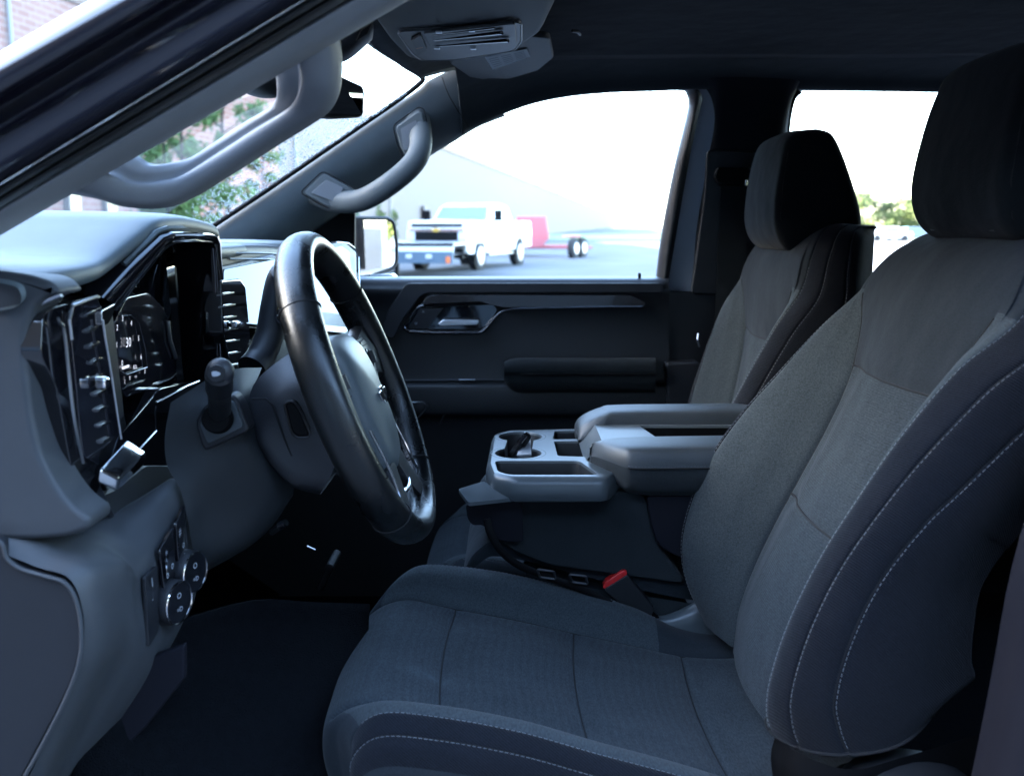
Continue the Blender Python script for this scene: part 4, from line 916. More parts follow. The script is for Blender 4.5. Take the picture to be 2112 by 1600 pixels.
# ------------------------------------------------------------------ seats
SEAMT = [0, .04, .10, .22, .38, .5, .62, .78, .90, .96]
def interp(tab, t):
    for (a, *va), (b, *vb) in zip(tab, tab[1:]):
        if t <= b:
            k = (t - a) / (b - a) if b > a else 0
            return [p + (q - p) * k for p, q in zip(va, vb)]
    return list(tab[-1][1:])
def make_seat(name, label, cy, mir, dx, dz_c, group, rec=0.0, dz_b=0.0):
    cr_, sr_ = math.cos(rec), math.sin(rec)
    def T(p, dz=None):      # door side is -y for the driver seat, +y for the other; the backrest may be set more upright
        if dz is not None: return V(p.x + dx, cy + (p.y + .38) * mir, p.z + dz)
        ax, az = p.x - .40, p.z - 1.25
        return V(.40 + ax * cr_ - az * sr_ + dx, cy + (p.y + .38) * mir, 1.25 + az * cr_ + ax * sr_ + dz_b)
    seat = thing(name, label, 'car seat', (dx + .1, cy, .62), group)
    # ---- backrest. rows: crest(x,z), centre(x,z), half width, thickness, near-only drop
    rowsd = [  # crest x,z | centre x,z | hw | thick | bolster
        (.305, .930, .325, .925, .218, .20), (.277, .990, .330, .985, .220, .240), (.266, 1.050, .347, 1.045, .222, .245), (.276, 1.115, .373, 1.110, .222, .235),
        (.304, 1.190, .408, 1.185, .220, .215), (.350, 1.262, .445, 1.262, .220, .20), (.405, 1.328, .477, 1.335, .221, .185), (.470, 1.400, .500, 1.405, .228, .165),
        (.527, 1.452, .517, 1.458, .232, .150), (.566, 1.508, .543, 1.503, .208, .125), (.600, 1.538, .575, 1.530, .178, .10), (.640, 1.546, .618, 1.543, .145, .075), (.690, 1.530, .680, 1.532, .135, .03)]
    F6 = (.60, .60, .60, .60, .60, .60, .63, .72, .86, .88, .88, .88, .88)
    rows = []
    for i, (cx, cz, qx, qz, hw, th) in enumerate(rowsd):
        a = rowsd[max(0, i - 1)]; b = rowsd[min(len(rowsd) - 1, i + 1)]
        t = V(b[0] - a[0], 0, b[1] - a[1]).normalized(); n = V(t.z, 0, -t.x)     # pointing backwards
        if n.x < 0: n = -n
        if i >= 10: n = V(.9, 0, -.43)
        if i <= 5: n = V(1, 0, (.0, .02, .0, -.05, -.15, -.30)[i]).normalized()
        C = V(cx, 0, cz); Q = V(qx, 0, qz)
        dpth = (Q - C)
        s1, s2 = .022, .072
        k = hw / .22
        def half(sg):
            lift = V(0, 0, 0)
            y = -.38 + 0
            return [C + n * th + V(0, -.38 + sg * hw * 1.02, 0), C + n * (th * .68) + V(0, -.38 + sg * (hw + .043 * k), 0),
                    C + n * min(s2, th * .45) + V(0, -.38 + sg * (hw + .050 * k), 0),
                    C + n * min(s1, th * .2) + V(0, -.38 + sg * (hw + .036 * k), 0),
                    C + V(0, -.38 + sg * hw, 0),
                    C + dpth * .42 + V(0, -.38 + sg * hw * ((1 + F6[i]) / 2 + (.01 if i < 7 else 0)), 0),
                    Q + V(.004, -.38 + sg * hw * F6[i], 0)]
        L_ = half(-1); R_ = half(1)
        mid = [Q + V(-.004, -.38 - hw * .3, 0), Q + V(-.008, -.38, 0), Q + V(-.004, -.38 + hw * .3, 0)]
        rows.append(L_ + mid + R_[::-1])
    nc = len(rows[0])
    # hem of the door side lifts over the hinge cover
    for j, a_ in enumerate((.085, .066, .054, .054, .055, .05)): rows[0][j].z += a_; rows[0][j].x -= .012
    for j, a_ in enumerate((.055, .035, .022, .022, .020, .015)): rows[1][j].z += a_
    rows[2][0].z += .025; rows[0][0].z += .02; rows[3][0].z += .01
    for i_, s_ in enumerate((.0, .010, .023, .030, .034, .028, .013)):      # the door side bolster is sat on and flatter
        for j_, k_ in ((5, .8), (4, 1), (3, .6), (2, .3)): rows[i_][j_].x += s_ * k_
    for j in range(0, 5):
        rows[0][j].z += .0
    seamcols = {2, 3, 4, 6, 10, 12, 13, 14}
    TS = SEAMT
    TR = [0, .125, .25, .375, .5, .625, .75, .875]
    g = [spline(r, ts=TS) for r in rows]
    cols = [spline([g[i][j] for i in range(len(g))], ts=TR) for j in range(len(g[0]))]
    G = [[cols[j][i] for j in range(len(cols))] for i in range(len(cols[0]))]
    m_ = len(TS); NR = len(G); NC = len(G[0])
    nt_ = [[None] * NC for _ in range(NR)]
    for i in range(NR):
        for j in range(NC):
            du = G[i][min(j + 1, NC - 1)] - G[i][max(j - 1, 0)]; dv = G[min(i + 1, NR - 1)][j] - G[max(i - 1, 0)][j]
            n = du.cross(dv)
            nt_[i][j] = n.normalized() if n.length > 1e-12 else V(-1, 0, 0)
    c0 = nt_[NR // 2][NC // 2]
    sgn = 1 if c0.x < 0 else -1
    def seam_depth(i, j):
        d = 0
        for c in seamcols:
            jj = c * m_; w = abs(j - jj)
            if c in (6, 10):
                if i > 66: continue
                d = max(d, {0: 1, 1: .55, 2: .22}.get(w, 0) * .009 * (1 if i < 44 else (66 - i) / 22))
            else: d = max(d, {0: 1, 1: .4}.get(w, 0) * .0028)
        if 6 * m_ <= j <= 10 * m_:
            for r in (3 * 8 + 6, 6 * 8 + 2):
                d = max(d, {0: 1, 1: .3}.get(abs(i - r), 0) * .005)
        return d
    G2 = [[G[i][j] - nt_[i][j] * sgn * seam_depth(i, j) for j in range(NC)] for i in range(NR)]
    def mf(i, j):
        c = j // m_
        if c < 4 or c >= 12: return 2
        if i >= 8 * 8: return 3
        if c in (4, 5) or c in (10, 11): return 1
        return 0 if i < 6 * 8 + 2 else 3
    bm_ = MB(); bm_.grid([[T(p) for p in r] for r in G2], mfun=mf)
    # back shell closing
    n_r = NR
    bs = []
    for i in range(0, NR): bs.append([T(G2[i][0]), T((G2[i][0] * 3 + G2[i][-1]) / 4 + V(.02, 0, 0)), T((G2[i][0] + G2[i][-1]) / 2 + V(.025, 0, 0)), T((G2[i][0] + G2[i][-1] * 3) / 4 + V(.02, 0, 0)), T(G2[i][-1])])
    bm_.grid(bs, mi=2)
    bm_.add([T(p) for p in G2[0]], [list(range(NC))], 4)
    back = bm_.build('backrest', [M['seat_center'], M['seat_melange'], M['seat_side'], M['seat_plain'], M['black']], seat, angle=60)
    for j in [c * m_ for c in (6, 10)]:
        strip('back_seam', [T(G2[i][j] + nt_[i][j] * sgn * .0004) for i in range(0, 64)], M['seam'], back, .0014)
    for r in (3 * 8 + 6, 6 * 8 + 2):
        strip('back_seam', [T(G2[r][j] + nt_[r][j] * sgn * .0004) for j in range(6 * m_, 10 * m_ + 1)], M['seam'], back, .0017)
    for j in [c * m_ for c in (2, 3, 4, 12, 13, 14)]:
        lim = 72 if j in (4 * m_, 12 * m_) else 86
        strip('back_seam', [T(G2[i][j] + nt_[i][j] * sgn * .0002) for i in range(0, lim)], M['seam'], back, .0011)
    paths = []
    for c, o in ((2, -1), (3, -1), (4, -1), (12, 1), (13, 1), (14, 1)):
        j = c * m_; j2 = j + o
        lim = 70 if c in (4, 12) else 84
        paths.append([T(G2[i][j].lerp(G2[i][j2], .9 if c in (4, 12, 3, 13) else .9) + nt_[i][j2] * sgn * .0012) for i in range(2, lim)])
    stitches('stitching', paths, M['stitch'], back, r=.0004)
    strip('hem_seam', [T(G2[0][j] + nt_[0][j] * sgn * .0006) for j in range(0, 6 * m_)], M['seam'], back, .002)
    stitches('hem_stitching', [[T(G2[0][j].lerp(G2[1][j], .25) + nt_[0][j] * sgn * .0012) for j in range(1 * m_, 5 * m_)]], M['seam'], back)
    # lower dark cover and hinge hump on the door side
    cov = [[V(.30, -.60, .985), V(.31, -.642, .985), V(.36, -.662, .975), V(.42, -.655, .985), V(.52, -.63, 1.0)],
           [V(.295, -.60, .95), V(.31, -.645, .95), V(.36, -.660, .945), V(.42, -.652, .95), V(.52, -.63, .95)],
           [V(.31, -.60, .90), V(.33, -.64, .905), V(.38, -.650, .90), V(.44, -.645, .90), V(.52, -.63, .90)],
           [V(.36, -.60, .86), V(.38, -.63, .86), V(.40, -.635, .86), V(.46, -.63, .86), V(.52, -.62, .86)]]
    MB().grid([[T(p) for p in r] for r in patch(cov, 5, 5)]).build('lower_cover', M['black'], seat)
    hg = MB(); rr = []
    for t, w in ((0, .80), (.25, .97), (.6, 1.0), (.88, .9), (1.0, .62), (1.02, .0)):
        ring_ = []
        for k in range(28):
            a = 2 * math.pi * k / 28
            ring_.append(T(V(.435 + math.cos(a) * .085 * w, -.60 - .085 * t, .915 + math.sin(a) * .062 * w)))
        rr.append(ring_)
    hg.grid(rr, cc=True).build('hinge_cover', M['plastic'], seat)
    sd = MB(); rr = []
    for t, w in ((0, 1.0), (.6, 1.0), (.9, .93), (1.0, .8), (1.01, 0)):
        pts = roundpoly([T(V(x, -.58 - .085 * t, z)) for x, z in ((-.10, .80), (-.05, .875), (.30, .88), (.40, .945), (.62, .93), (.66, .80), (.5, .70), (0, .70))], .04, 4)
        c = sum(pts, V(0, 0, 0)) / len(pts)
        rr.append([V(c.x + (p.x - c.x) * w, p.y, c.z + (p.z - c.z) * w) for p in pts])
    sd.grid(rr, cc=True).build('side_shield', M['plastic'], seat)
    # ---- headrest
    hr = []
    lv = [(1.530, .590, .695, .100), (1.536, .572, .708, .118), (1.560, .555, .718, .128), (1.60, .548, .716, .132), (1.66, .555, .702, .130), (1.715, .567, .686, .125), (1.748, .580, .672, .117), (1.760, .605, .655, .095)]
    for z, x0, x1, hw in lv:
        z = z + .0
        pts = [V(x0 + .010, -.38 - hw, z), V(x0, -.38 - hw * .70, z + .002), V(x0 - .004, -.38, z + .003), V(x0, -.38 + hw * .70, z + .002), V(x0 + .010, -.38 + hw, z), V((x0 + x1) / 2, -.38 + hw + .006, z), V(x1 - .01, -.38 + hw - .004, z), V(x1 + .004, -.38 + hw * .5, z), V(x1 + .006, -.38, z), V(x1 + .004, -.38 - hw * .5, z), V(x1 - .01, -.38 - hw + .004, z), V((x0 + x1) / 2, -.38 - hw - .006, z)]
        hc = V(.625, -.38, 1.63); tc_ = T(hc); c2, s2_ = math.cos(rec * .3), math.sin(rec * .3)
        hr.append([V(tc_.x + (p.x - hc.x) * c2 - (p.z - hc.z) * s2_, tc_.y + (p.y - hc.y) * mir, tc_.z + (p.z - hc.z) * c2 + (p.x - hc.x) * s2_ + (0 if rec == 0 else -.03)) for p in pts])
    gg = patch(hr, 5, 4, closed=True)
    hd_ = MB().grid(gg, cc=True, caps=True).build('headrest', M['seat_head'], seat, angle=70)
    for s in (-1, 1):
        MB().tube([T(V(.615, -.38 + s * .06, 1.50)), T(V(.625, -.38 + s * .06, 1.58))], .006, 10).build('headrest_post', M['darkchrome'], seat)
    for jj in (0, 4):
        strip('headrest_seam', [r[jj] for r in hr[1:-1]], M['seam'], hd_, .0010)
    MB().box(T(V(.60, -.38, 1.546)), (.07, .18, .006)).build('post_trim', M['plastic'], seat, bevel=.002)
    # ---- cushion  (x, centre z, crest z, crest half width factor)
    crows = [(-.195, .80, .80, .18), (-.222, .87, .87, .195), (-.230, .925, .93, .205), (-.217, .968, .975, .215), (-.165, .992, 1.008, .222), (-.085, .976, 1.006, .226), (.01, .956, .990, .230), (.096, .935, .965, .232), (.19, .914, .938, .232), (.262, .898, .915, .232), (.33, .895, .903, .230), (.44, .905, .905, .228)]
    rows = []
    for i, (x, zc, zk, hw) in enumerate(crows):
        xb = x + [.055, .055, .05, .035, .015, .004, 0, 0, 0, 0, 0, 0][i]
        def ch(sg):
            zl = zk + (.012 if sg > 0 and 3 <= i <= 8 else 0)
            e = [V(xb + .01, -.38 + sg * (hw + .025), .72), V(xb + .006, -.38 + sg * (hw + .038), min(.83, zl - .06)), V(xb + .004, -.38 + sg * (hw + .036), zl - .045), V(xb + .002, -.38 + sg * (hw + .022), zl - .016),
                 V(xb, -.38 + sg * hw, zl), V((x * .5 + xb * .5), -.38 + sg * (hw - .030), zl - .002), V(x, -.38 + sg * hw * .73, zc)]
            return e
        rows.append(ch(-1) + [V(x - .006, -.38 - hw * .36, zc - .002), V(x - .008, -.38, zc - .003), V(x - .006, -.38 + hw * .36, zc - .002)] + ch(1)[::-1])
    g = [spline(r, ts=TS) for r in rows]
    cols = [spline([g[i][j] for i in range(len(g))], ts=TR) for j in range(len(g[0]))]
    G = [[cols[j][i] for j in range(len(cols))] for i in range(len(cols[0]))]
    NR = len(G); NC = len(G[0]); nn = [[None] * NC for _ in range(NR)]
    for i in range(NR):
        for j in range(NC):
            du = G[i][min(j + 1, NC - 1)] - G[i][max(j - 1, 0)]; dv = G[min(i + 1, NR - 1)][j] - G[max(i - 1, 0)][j]
            n = du.cross(dv); nn[i][j] = n.normalized() if n.length > 1e-12 else V(0, 0, 1)
    sgn = 1 if nn[NR // 2][NC // 2].z > 0 else -1
    F0 = 28
    def sd2(i, j):
        d = 0
        for c in (6, 10):
            w = abs(j - c * m_)
            if i >= F0 - 4: d = max(d, {0: 1, 1: .5, 2: .2}.get(w, 0) * .006)
        for c in (3, 13, 4, 12):
            w = abs(j - c * m_); d = max(d, {0: 1, 1: .3}.get(w, 0) * .002)
        if 6 * m_ <= j <= 10 * m_:
            for r in (40, 56, 72): d = max(d, {0: 1, 1: .35}.get(abs(i - r), 0) * .006)
        return d
    G2 = [[G[i][j] - nn[i][j] * sgn * sd2(i, j) for j in range(NC)] for i in range(NR)]
    def mf2(i, j):
        c = j // m_
        if c < 4 or c >= 12: return 2 if c in (2, 3) else 3
        if c in (4, 5, 10, 11): return 1 if 26 < i < 68 else 3
        return 0
    cm = MB().grid([[T(p, dz_c) for p in r] for r in G2], mfun=mf2)
    cu = cm.build('cushion', [M['seat_worn'] if mir == 1 else M['seat_center'], M['seat_melange'], M['seat_side'], M['seat_plain']], seat, angle=60)
    for r in (40, 56, 72):
        strip('cushion_seam', [T(G2[r][j] + nn[r][j] * sgn * .0003, dz_c) for j in range(6 * m_, 10 * m_ + 1)], M['seam'], cu, .0013)
    for c in (6, 10):
        strip('cushion_seam', [T(G2[i][c * m_] + nn[i][c * m_] * sgn * .0002, dz_c) for i in range(F0 - 2, 80)], M['seam'], cu, .0010)
    for c in (3, 13, 4, 12):
        strip('cushion_seam', [T(G2[i][c * m_] + nn[i][c * m_] * sgn * .0002, dz_c) for i in range(26 if c in (4, 12) else 18, 72 if c in (4, 12) else 84)], M['seam'], cu, .0009)
    ps = []
    for c, o in ((3, -1), (4, -1), (12, 1), (13, 1)):
        ps.append([T(G2[i][c * m_].lerp(G2[i][c * m_ + o], .9) + nn[i][c * m_ + o] * sgn * .0009, dz_c) for i in range(28 if c in (4, 12) else 18, 70 if c in (4, 12) else 84)])
    stitches('stitching', ps, M['stitch'], cu, r=.0004)
    return seat
dseat = make_seat('driver_seat', 'dark gray cloth driver seat with pale stitching, nearest the camera', -.38, 1, 0, 0, 'front seats')
pseat = make_seat('passenger_seat', 'dark gray cloth seat beyond the center console, seen small at the passenger window', .38, -1, .055, -.10, 'front seats', R(15), -.045)
# faint scuff marks on the driver cushion are part of its cloth colour

# ------------------------------------------------------------------ center console
cc = thing('center_console', 'gray folding center console with cup holders and open storage bins', 'console', (.1, 0, .95))
ZT = 1.168
def hole_plate(outer, holes, z, depths, name, mats, par, bevel=0):
    bm = bmesh.new(); loops = []
    for lp in [outer] + holes:
        vs = [bm.verts.new((p.x, p.y, z)) for p in lp]; loops.append(vs)
        for a, b in zip(vs, vs[1:] + vs[:1]): bm.edges.new((a, b))
    bmesh.ops.triangle_fill(bm, use_beauty=True, edges=bm.edges[:])
    # drop triangles inside holes
    def inside(p, poly):
        c = False; n = len(poly)
        for i in range(n):
            a, b = poly[i], poly[i - 1]
            if (a.y > p.y) != (b.y > p.y) and p.x < (b.x - a.x) * (p.y - a.y) / (b.y - a.y + 1e-12) + a.x: c = not c
        return c
    kill = [f for f in bm.faces if any(inside(f.calc_center_median(), h) for h in holes)]
    bmesh.ops.delete(bm, geom=kill, context='FACES_ONLY')
    for lp, dpt in zip(loops[1:], depths):
        c = sum((v.co for v in lp), V(0, 0, 0)) / len(lp)
        l1 = [bm.verts.new((c.x + (v.co.x - c.x) * .975, c.y + (v.co.y - c.y) * .975, z - .004)) for v in lp]
        l2 = [bm.verts.new((c.x + (v.co.x - c.x) * .90, c.y + (v.co.y - c.y) * .90, z - dpt)) for v in lp]
        n = len(lp)
        for A_, B_, mi in ((lp, l1, 0), (l1, l2, 1)):
            for i in range(n):
                f = bm.faces.new((A_[i], A_[(i + 1) % n], B_[(i + 1) % n], B_[i])); f.material_index = mi
        f = bm.faces.new(l2); f.material_index = 1
    return bm
outer = roundpoly([PZ(1012, 955, ZT), PZ(1022, 898, ZT), PZ(1048, 888, ZT), PZ(1200, 884, ZT), PZ(1340, 880, ZT), PZ(1320, 925, ZT), PZ(1248, 984, ZT), PZ(1060, 984, ZT), PZ(1020, 976, ZT)], .012, 5)
def circ(c, r, a0, a1, n): return [c + V(math.cos(a0 + (a1 - a0) * k / n) * r, math.sin(a0 + (a1 - a0) * k / n) * r, 0) for k in range(n + 1)]
c1 = PZ(1073, 900, ZT); c2 = PZ(1069, 934, ZT); rad = .040
w_ = .024
a1_ = math.asin(w_ / rad)
cup = circ(c1, rad, -math.pi / 2 + a1_, 1.5 * math.pi - a1_, 30) + circ(c2, rad, math.pi / 2 + a1_, 2.5 * math.pi - a1_, 30)
b1 = roundpoly([PZ(1140, 906, ZT), PZ(1143, 889, ZT), PZ(1196, 888, ZT), PZ(1198, 905, ZT)], .008, 4)
b2 = roundpoly([PZ(1150, 940, ZT), PZ(1142, 910, ZT), PZ(1204, 909, ZT), PZ(1222, 930, ZT), PZ(1216, 942, ZT)], .008, 4)
b3 = roundpoly([PZ(1026, 972, ZT), PZ(1020, 950, ZT), PZ(1195, 950, ZT), PZ(1236, 979, ZT), PZ(1050, 979, ZT)], .012, 5)
bm = hole_plate(outer, [cup, b1, b2, b3], ZT, [.07, .035, .06, .045], 'tray', None, cc)
# skirt of the tray
ol = [bm.verts.new((p.x, p.y, ZT)) for p in outer]
c = sum(outer, V(0, 0, 0)) / len(outer)
prev = ol
for s, dz in ((.006, -.004), (.010, -.012), (.011, -.026), (.008, -.036), (-.004, -.040)):
    cur = []
    for p in outer:
        d = V(p.x - c.x, p.y - c.y, 0); d.normalize(); cur.append(bm.verts.new((p.x + d.x * s, p.y + d.y * s, ZT + dz)))
    n = len(outer)
    for i in range(n): bm.faces.new((prev[i], prev[(i + 1) % n], cur[(i + 1) % n], cur[i]))
    prev = cur
bmesh.ops.remove_doubles(bm, verts=bm.verts, dist=1e-5); bmesh.ops.recalc_face_normals(bm, faces=bm.faces)
me = bpy.data.meshes.new('tray'); bm.to_mesh(me); bm.free(); me.materials.append(M['tray']); me.materials.append(M['plastic'])
tray = bpy.data.objects.new('tray', me); link(tray, cc); me.polygons.foreach_set('use_smooth', [True] * len(me.polygons)); me.set_sharp_from_angle(angle=R(40))
MB().tube([p + V(0, 0, -.001) for p in circ(c1, rad + .007, -math.pi / 2 + a1_ * 1.1, 1.5 * math.pi - a1_ * 1.1, 30)], .0013, 6).build('cup_ring', M['plastic'], tray)
MB().tube([p + V(0, 0, -.001) for p in circ(c2, rad + .007, math.pi / 2 + a1_ * 1.1, 2.5 * math.pi - a1_ * 1.1, 30)], .0013, 6).build('cup_ring', M['plastic'], tray)
# padded body
body = [(1010, 1014), (1040, 1022), (1325, 1014), (1345, 1060), (1352, 1120), (1384, 1160), (1420, 1205), (1280, 1186), (1130, 1165), (1050, 1132), (1010, 1090)]
MB().prism(roundpoly([P(u, v, -.138) for u, v in body], .02, 4), (0, .285, 0)).build('body', M['console_cloth'], cc, bevel=.012)
fb_ = [(1000, 1030), (1068, 1026), (1078, 1050), (1080, 1118), (1030, 1116), (995, 1082), (975, 1084), (964, 1070), (960, 1040)]
MB().prism(roundpoly([P(u, v, -.150) for u, v in fb_], .006, 3), (0, .10, 0)).build('latch_housing', M['shadeplastic'], cc, bevel=.003)
q = [PZ(945, 1008, 1.152), PZ(998, 992, 1.152), PZ(1030, 1012, 1.144), PZ(1062, 1026, 1.136), PZ(966, 1036, 1.136)]
MB().prism(roundpoly(q, .004, 3), (0, 0, -.006)).build('release_lever', M['tray'], cc, bevel=.002)
bulge = MB(); rr = []
for t, s in ((0, .9), (.2, 1.0), (.8, 1.0), (1, .9), (1.001, 0)):
    rr.append([V(.035 + math.cos(a) * .100 * s, -.02 + .17 * t, 1.060 + math.sin(a) * .070 * s) for a in [2 * math.pi * k / 32 for k in range(32)]])
bulge.grid(rr, cc=True, caps=True).build('front_roll', M['console_cloth'], cc)
# rear block under the armrest
MB().prism(roundpoly([P(u, v, -.150) for u, v in [(1333, 1022), (1520, 1020), (1520, 1180), (1400, 1150), (1360, 1128), (1344, 1090)]], .012, 4), (0, .28, 0)).build('rear_block', M['shadeplastic'], cc, bevel=.006)
# armrest pads
def pad_loft(y0, y1, xs, name, tip):
    rows = []
    for (x, zt, zb, ins) in xs:
        ya, yb = y0 + ins[0], y1 - ins[1]
        w = yb - ya
        rows.append([V(x, ya + w * .12, zb), V(x, ya, zb + .012), V(x, ya - .003, (zt + zb) / 2), V(x, ya + .004, zt - .010), V(x, ya + .018, zt), V(x, (ya + yb) / 2, zt + .003), V(x, yb - .018, zt), V(x, yb - .004, zt - .010), V(x, yb + .002, (zt + zb) / 2), V(x, yb, zb + .012), V(x, yb - w * .12, zb)])
    return rows
near_rows = pad_loft(-.165, -.055, [(.128, 1.190, 1.168, (.085, .0)), (.134, 1.197, 1.165, (.072, -.004)), (.150, 1.204, 1.156, (.04, -.004)), (.172, 1.208, 1.143, (.01, -.004)), (.190, 1.2095, 1.136, (.001, 0)), (.24, 1.211, 1.134, (0, 0)), (.40, 1.213, 1.134, (0, 0)), (.62, 1.215, 1.134, (0, 0))], '', 0)
pg = patch(near_rows, 4, 4)
def mfa(i, j): return 1 if j < 9 else 0
ap = MB().grid(pg, cc=True, caps=True, mfun=mfa).build('armrest_pad', [M['vinyl'], M['console_cloth']], cc, angle=50)
path = [r[9] for r in pg]
sp_ = [p + V(0, -.001, .0008) for p in path[14:]]
strip('armrest_piping', sp_, M['seam'], ap, .0011)
stitches('stitching', [[p + V(0, .001, .0035) for p in path[14:]]], M['stitch'], ap, .005, .0034, .0004)
far_rows = pad_loft(.075, .175, [(.118, 1.185, 1.160, (.0, .0)), (.124, 1.195, 1.155, (-.002, 0)), (.140, 1.206, 1.15, (-.004, 0)), (.165, 1.216, 1.150, (-.004, 0)), (.20, 1.221, 1.150, (0, 0)), (.40, 1.223, 1.15, (0, 0)), (.62, 1.225, 1.15, (0, 0))], '', 0)
MB().grid(patch(far_rows, 4, 4), cc=True, caps=True).build('armrest_pad', M['vinyl'], cc, angle=50)
# bin between pads
ZB = 1.200
mo_ = [V(.135, -.060, ZB - .022), V(.20, -.060, ZB), V(.64, -.060, ZB), V(.64, .078, ZB), V(.20, .078, ZB), V(.135, .078, ZB - .022)]
outb = [V(.148, -.062, ZB), V(.64, -.062, ZB), V(.64, .080, ZB), V(.148, .080, ZB)]
hb = [V(.245, -.050, ZB), V(.62, -.050, ZB), V(.62, .066, ZB), V(.225, .066, ZB)]
bm = hole_plate(roundpoly(outb, .006, 3), [roundpoly(hb, .008, 3)], ZB, [.045], '', None, cc)
vs1 = [bm.verts.new(tuple(v)) for v in (V(.148, -.062, ZB), V(.148, .080, ZB), V(.120, .080, ZB - .035), V(.120, -.062, ZB - .035))]
bm.faces.new(vs1); bmesh.ops.recalc_face_normals(bm, faces=bm.faces)
me = bpy.data.meshes.new('bin'); bm.to_mesh(me); bm.free(); me.materials.append(M['tray']); me.materials.append(M['black'])
link(bpy.data.objects.new('storage_bin', me), cc)
# seat belt, straps and jump seat cushion below the console
js = thing('middle_seat_cushion', 'gray cloth middle seat cushion under the folded console', 'seat cushion', (.1, 0, .9))
jr = [[V(-.045, y, .86) + V(0, 0, 0), V(-.075, y, .93), V(-.078, y, 1.0), V(-.05, y, 1.045), V(0, y, 1.052), V(.2, y, 1.00), V(.45, y, .95)] for y in (-.125, -.115, 0, .115, .125)]
for i, dz in ((0, -.03), (4, -.03)):
    for p in jr[i]: p.z += dz
MB().grid(patch(jr, 5, 4)).build('cushion_pad', M['seat_plain'], js)
MB().grid([[V(-.05, -.125, .80), V(.45, -.125, .80)], [V(-.05, -.126, 1.0), V(.45, -.126, .92)]]).build('cushion_side', M['console_cloth'], js)
strp = thing('seat_belt_strap', 'black belt strap looping below the console with a small buckle', 'strap', P(1020, 1080, -.16))
MB().tube(spline([P(1004, 1070, -.165), P(1012, 1100, -.17), P(1034, 1136, -.17), P(1070, 1165, -.165), P(1130, 1190, -.16), P(1200, 1215, -.16), P(1260, 1245, -.16)], 8), .006, 8, up=(0, 1, 0), flat=.3).build('webbing', M['black'], strp)
for u, v in ((1120, 1180), (1186, 1190)):
    rb = roundpoly([P(u - 12, v - 6, -.166), P(u + 22, v - 2, -.166), P(u + 26, v + 14, -.166), P(u - 6, v + 10, -.166)], .003, 3)
    MB().tube(rb, .0022, 6, closed=True).build('strap_clip', M['plastic2'], strp)
bk_ = thing('seat_belt_buckle', 'black seat belt buckle with a red release button beside the driver seat', 'belt buckle', P(1300, 1235, -.14))
bb = [P(1246, 1216, -.15), P(1294, 1186, -.15), P(1350, 1256, -.15), P(1342, 1272, -.15), P(1306, 1268, -.15)]
MB().prism(roundpoly(bb, .004, 3), (0, .026, 0)).build('buckle_body', M['plastic'], bk_, bevel=.003)
rb = [P(1243, 1211, -.146), P(1249, 1200, -.146), P(1286, 1176, -.146), P(1293, 1178, -.146), P(1294, 1185, -.146), P(1248, 1215, -.146)]
MB().prism(roundpoly(rb, .002, 3), (0, .018, 0)).build('release_button', M['red'], bk_, bevel=.0015)
MB().tube([P(1330, 1265, -.137), P(1380, 1310, -.137), P(1420, 1360, -.135)], [.012, .011, .01], 8, up=(0, 1, 0), flat=.5).build('buckle_stalk', M['black'], bk_)
tbz = thing('seat_trim_bracket', 'satin gray curved bracket between the driver cushion and backrest', 'bracket', P(1400, 1280, -.135))
MB().grid(patch([[P(1345, 1272, -.13), P(1380, 1266, -.13), P(1420, 1248, -.13), P(1440, 1236, -.13)], [P(1350, 1282, -.145), P(1390, 1284, -.145), P(1430, 1276, -.145), P(1460, 1270, -.145)], [P(1420, 1330, -.15), P(1440, 1340, -.15), P(1450, 1340, -.15), P(1500, 1340, -.15)]], 5, 5)).build('bracket', M['tray'], tbz, solid=.002)
struct(MB().prism([P(u, v, -.11) for u, v in [(1080, 1160), (1400, 1200), (1440, 1300), (1100, 1260)]], (0, .01, 0)).build('tunnel_carpet', M['mat']))
# pen and card in the cup holder
pen = thing('pen', 'black and silver pen standing tilted in the near cup holder', 'pen', P(1075, 920, -.02))
pa, pb = PZ(1056, 942, ZT - .02), PZ(1090, 895, ZT + .022)
dd = pb - pa
MB().tube([pa, pa + dd * .5, pa + dd * .55], [.0085, .009, .009], 16).build('pen_barrel', M['darkchrome'], pen)
MB().tube([pa + dd * .55, pa + dd * .6, pa + dd * .97, pb], [.0095, .0095, .008, .006], 16).build('pen_cap', M['gloss'], pen)
MB().tube([pa + dd * .6 + V(.0, -.009, .002), pa + dd * .9 + V(0, -.010, .002)], .0006, 6).build('pen_clip', M['satinmetal'], pen)
cdr = thing('folded_paper', 'small white folded paper beside the pen in the cup holder', 'paper', P(1085, 925, -.02))
MB().prism([PZ(1066, 938, ZT - .012), PZ(1096, 936, ZT - .012), PZ(1094, 906, ZT + .01), PZ(1078, 908, ZT + .006)], (0, 0, -.002)).build('paper_sheet', M['white'], cdr)

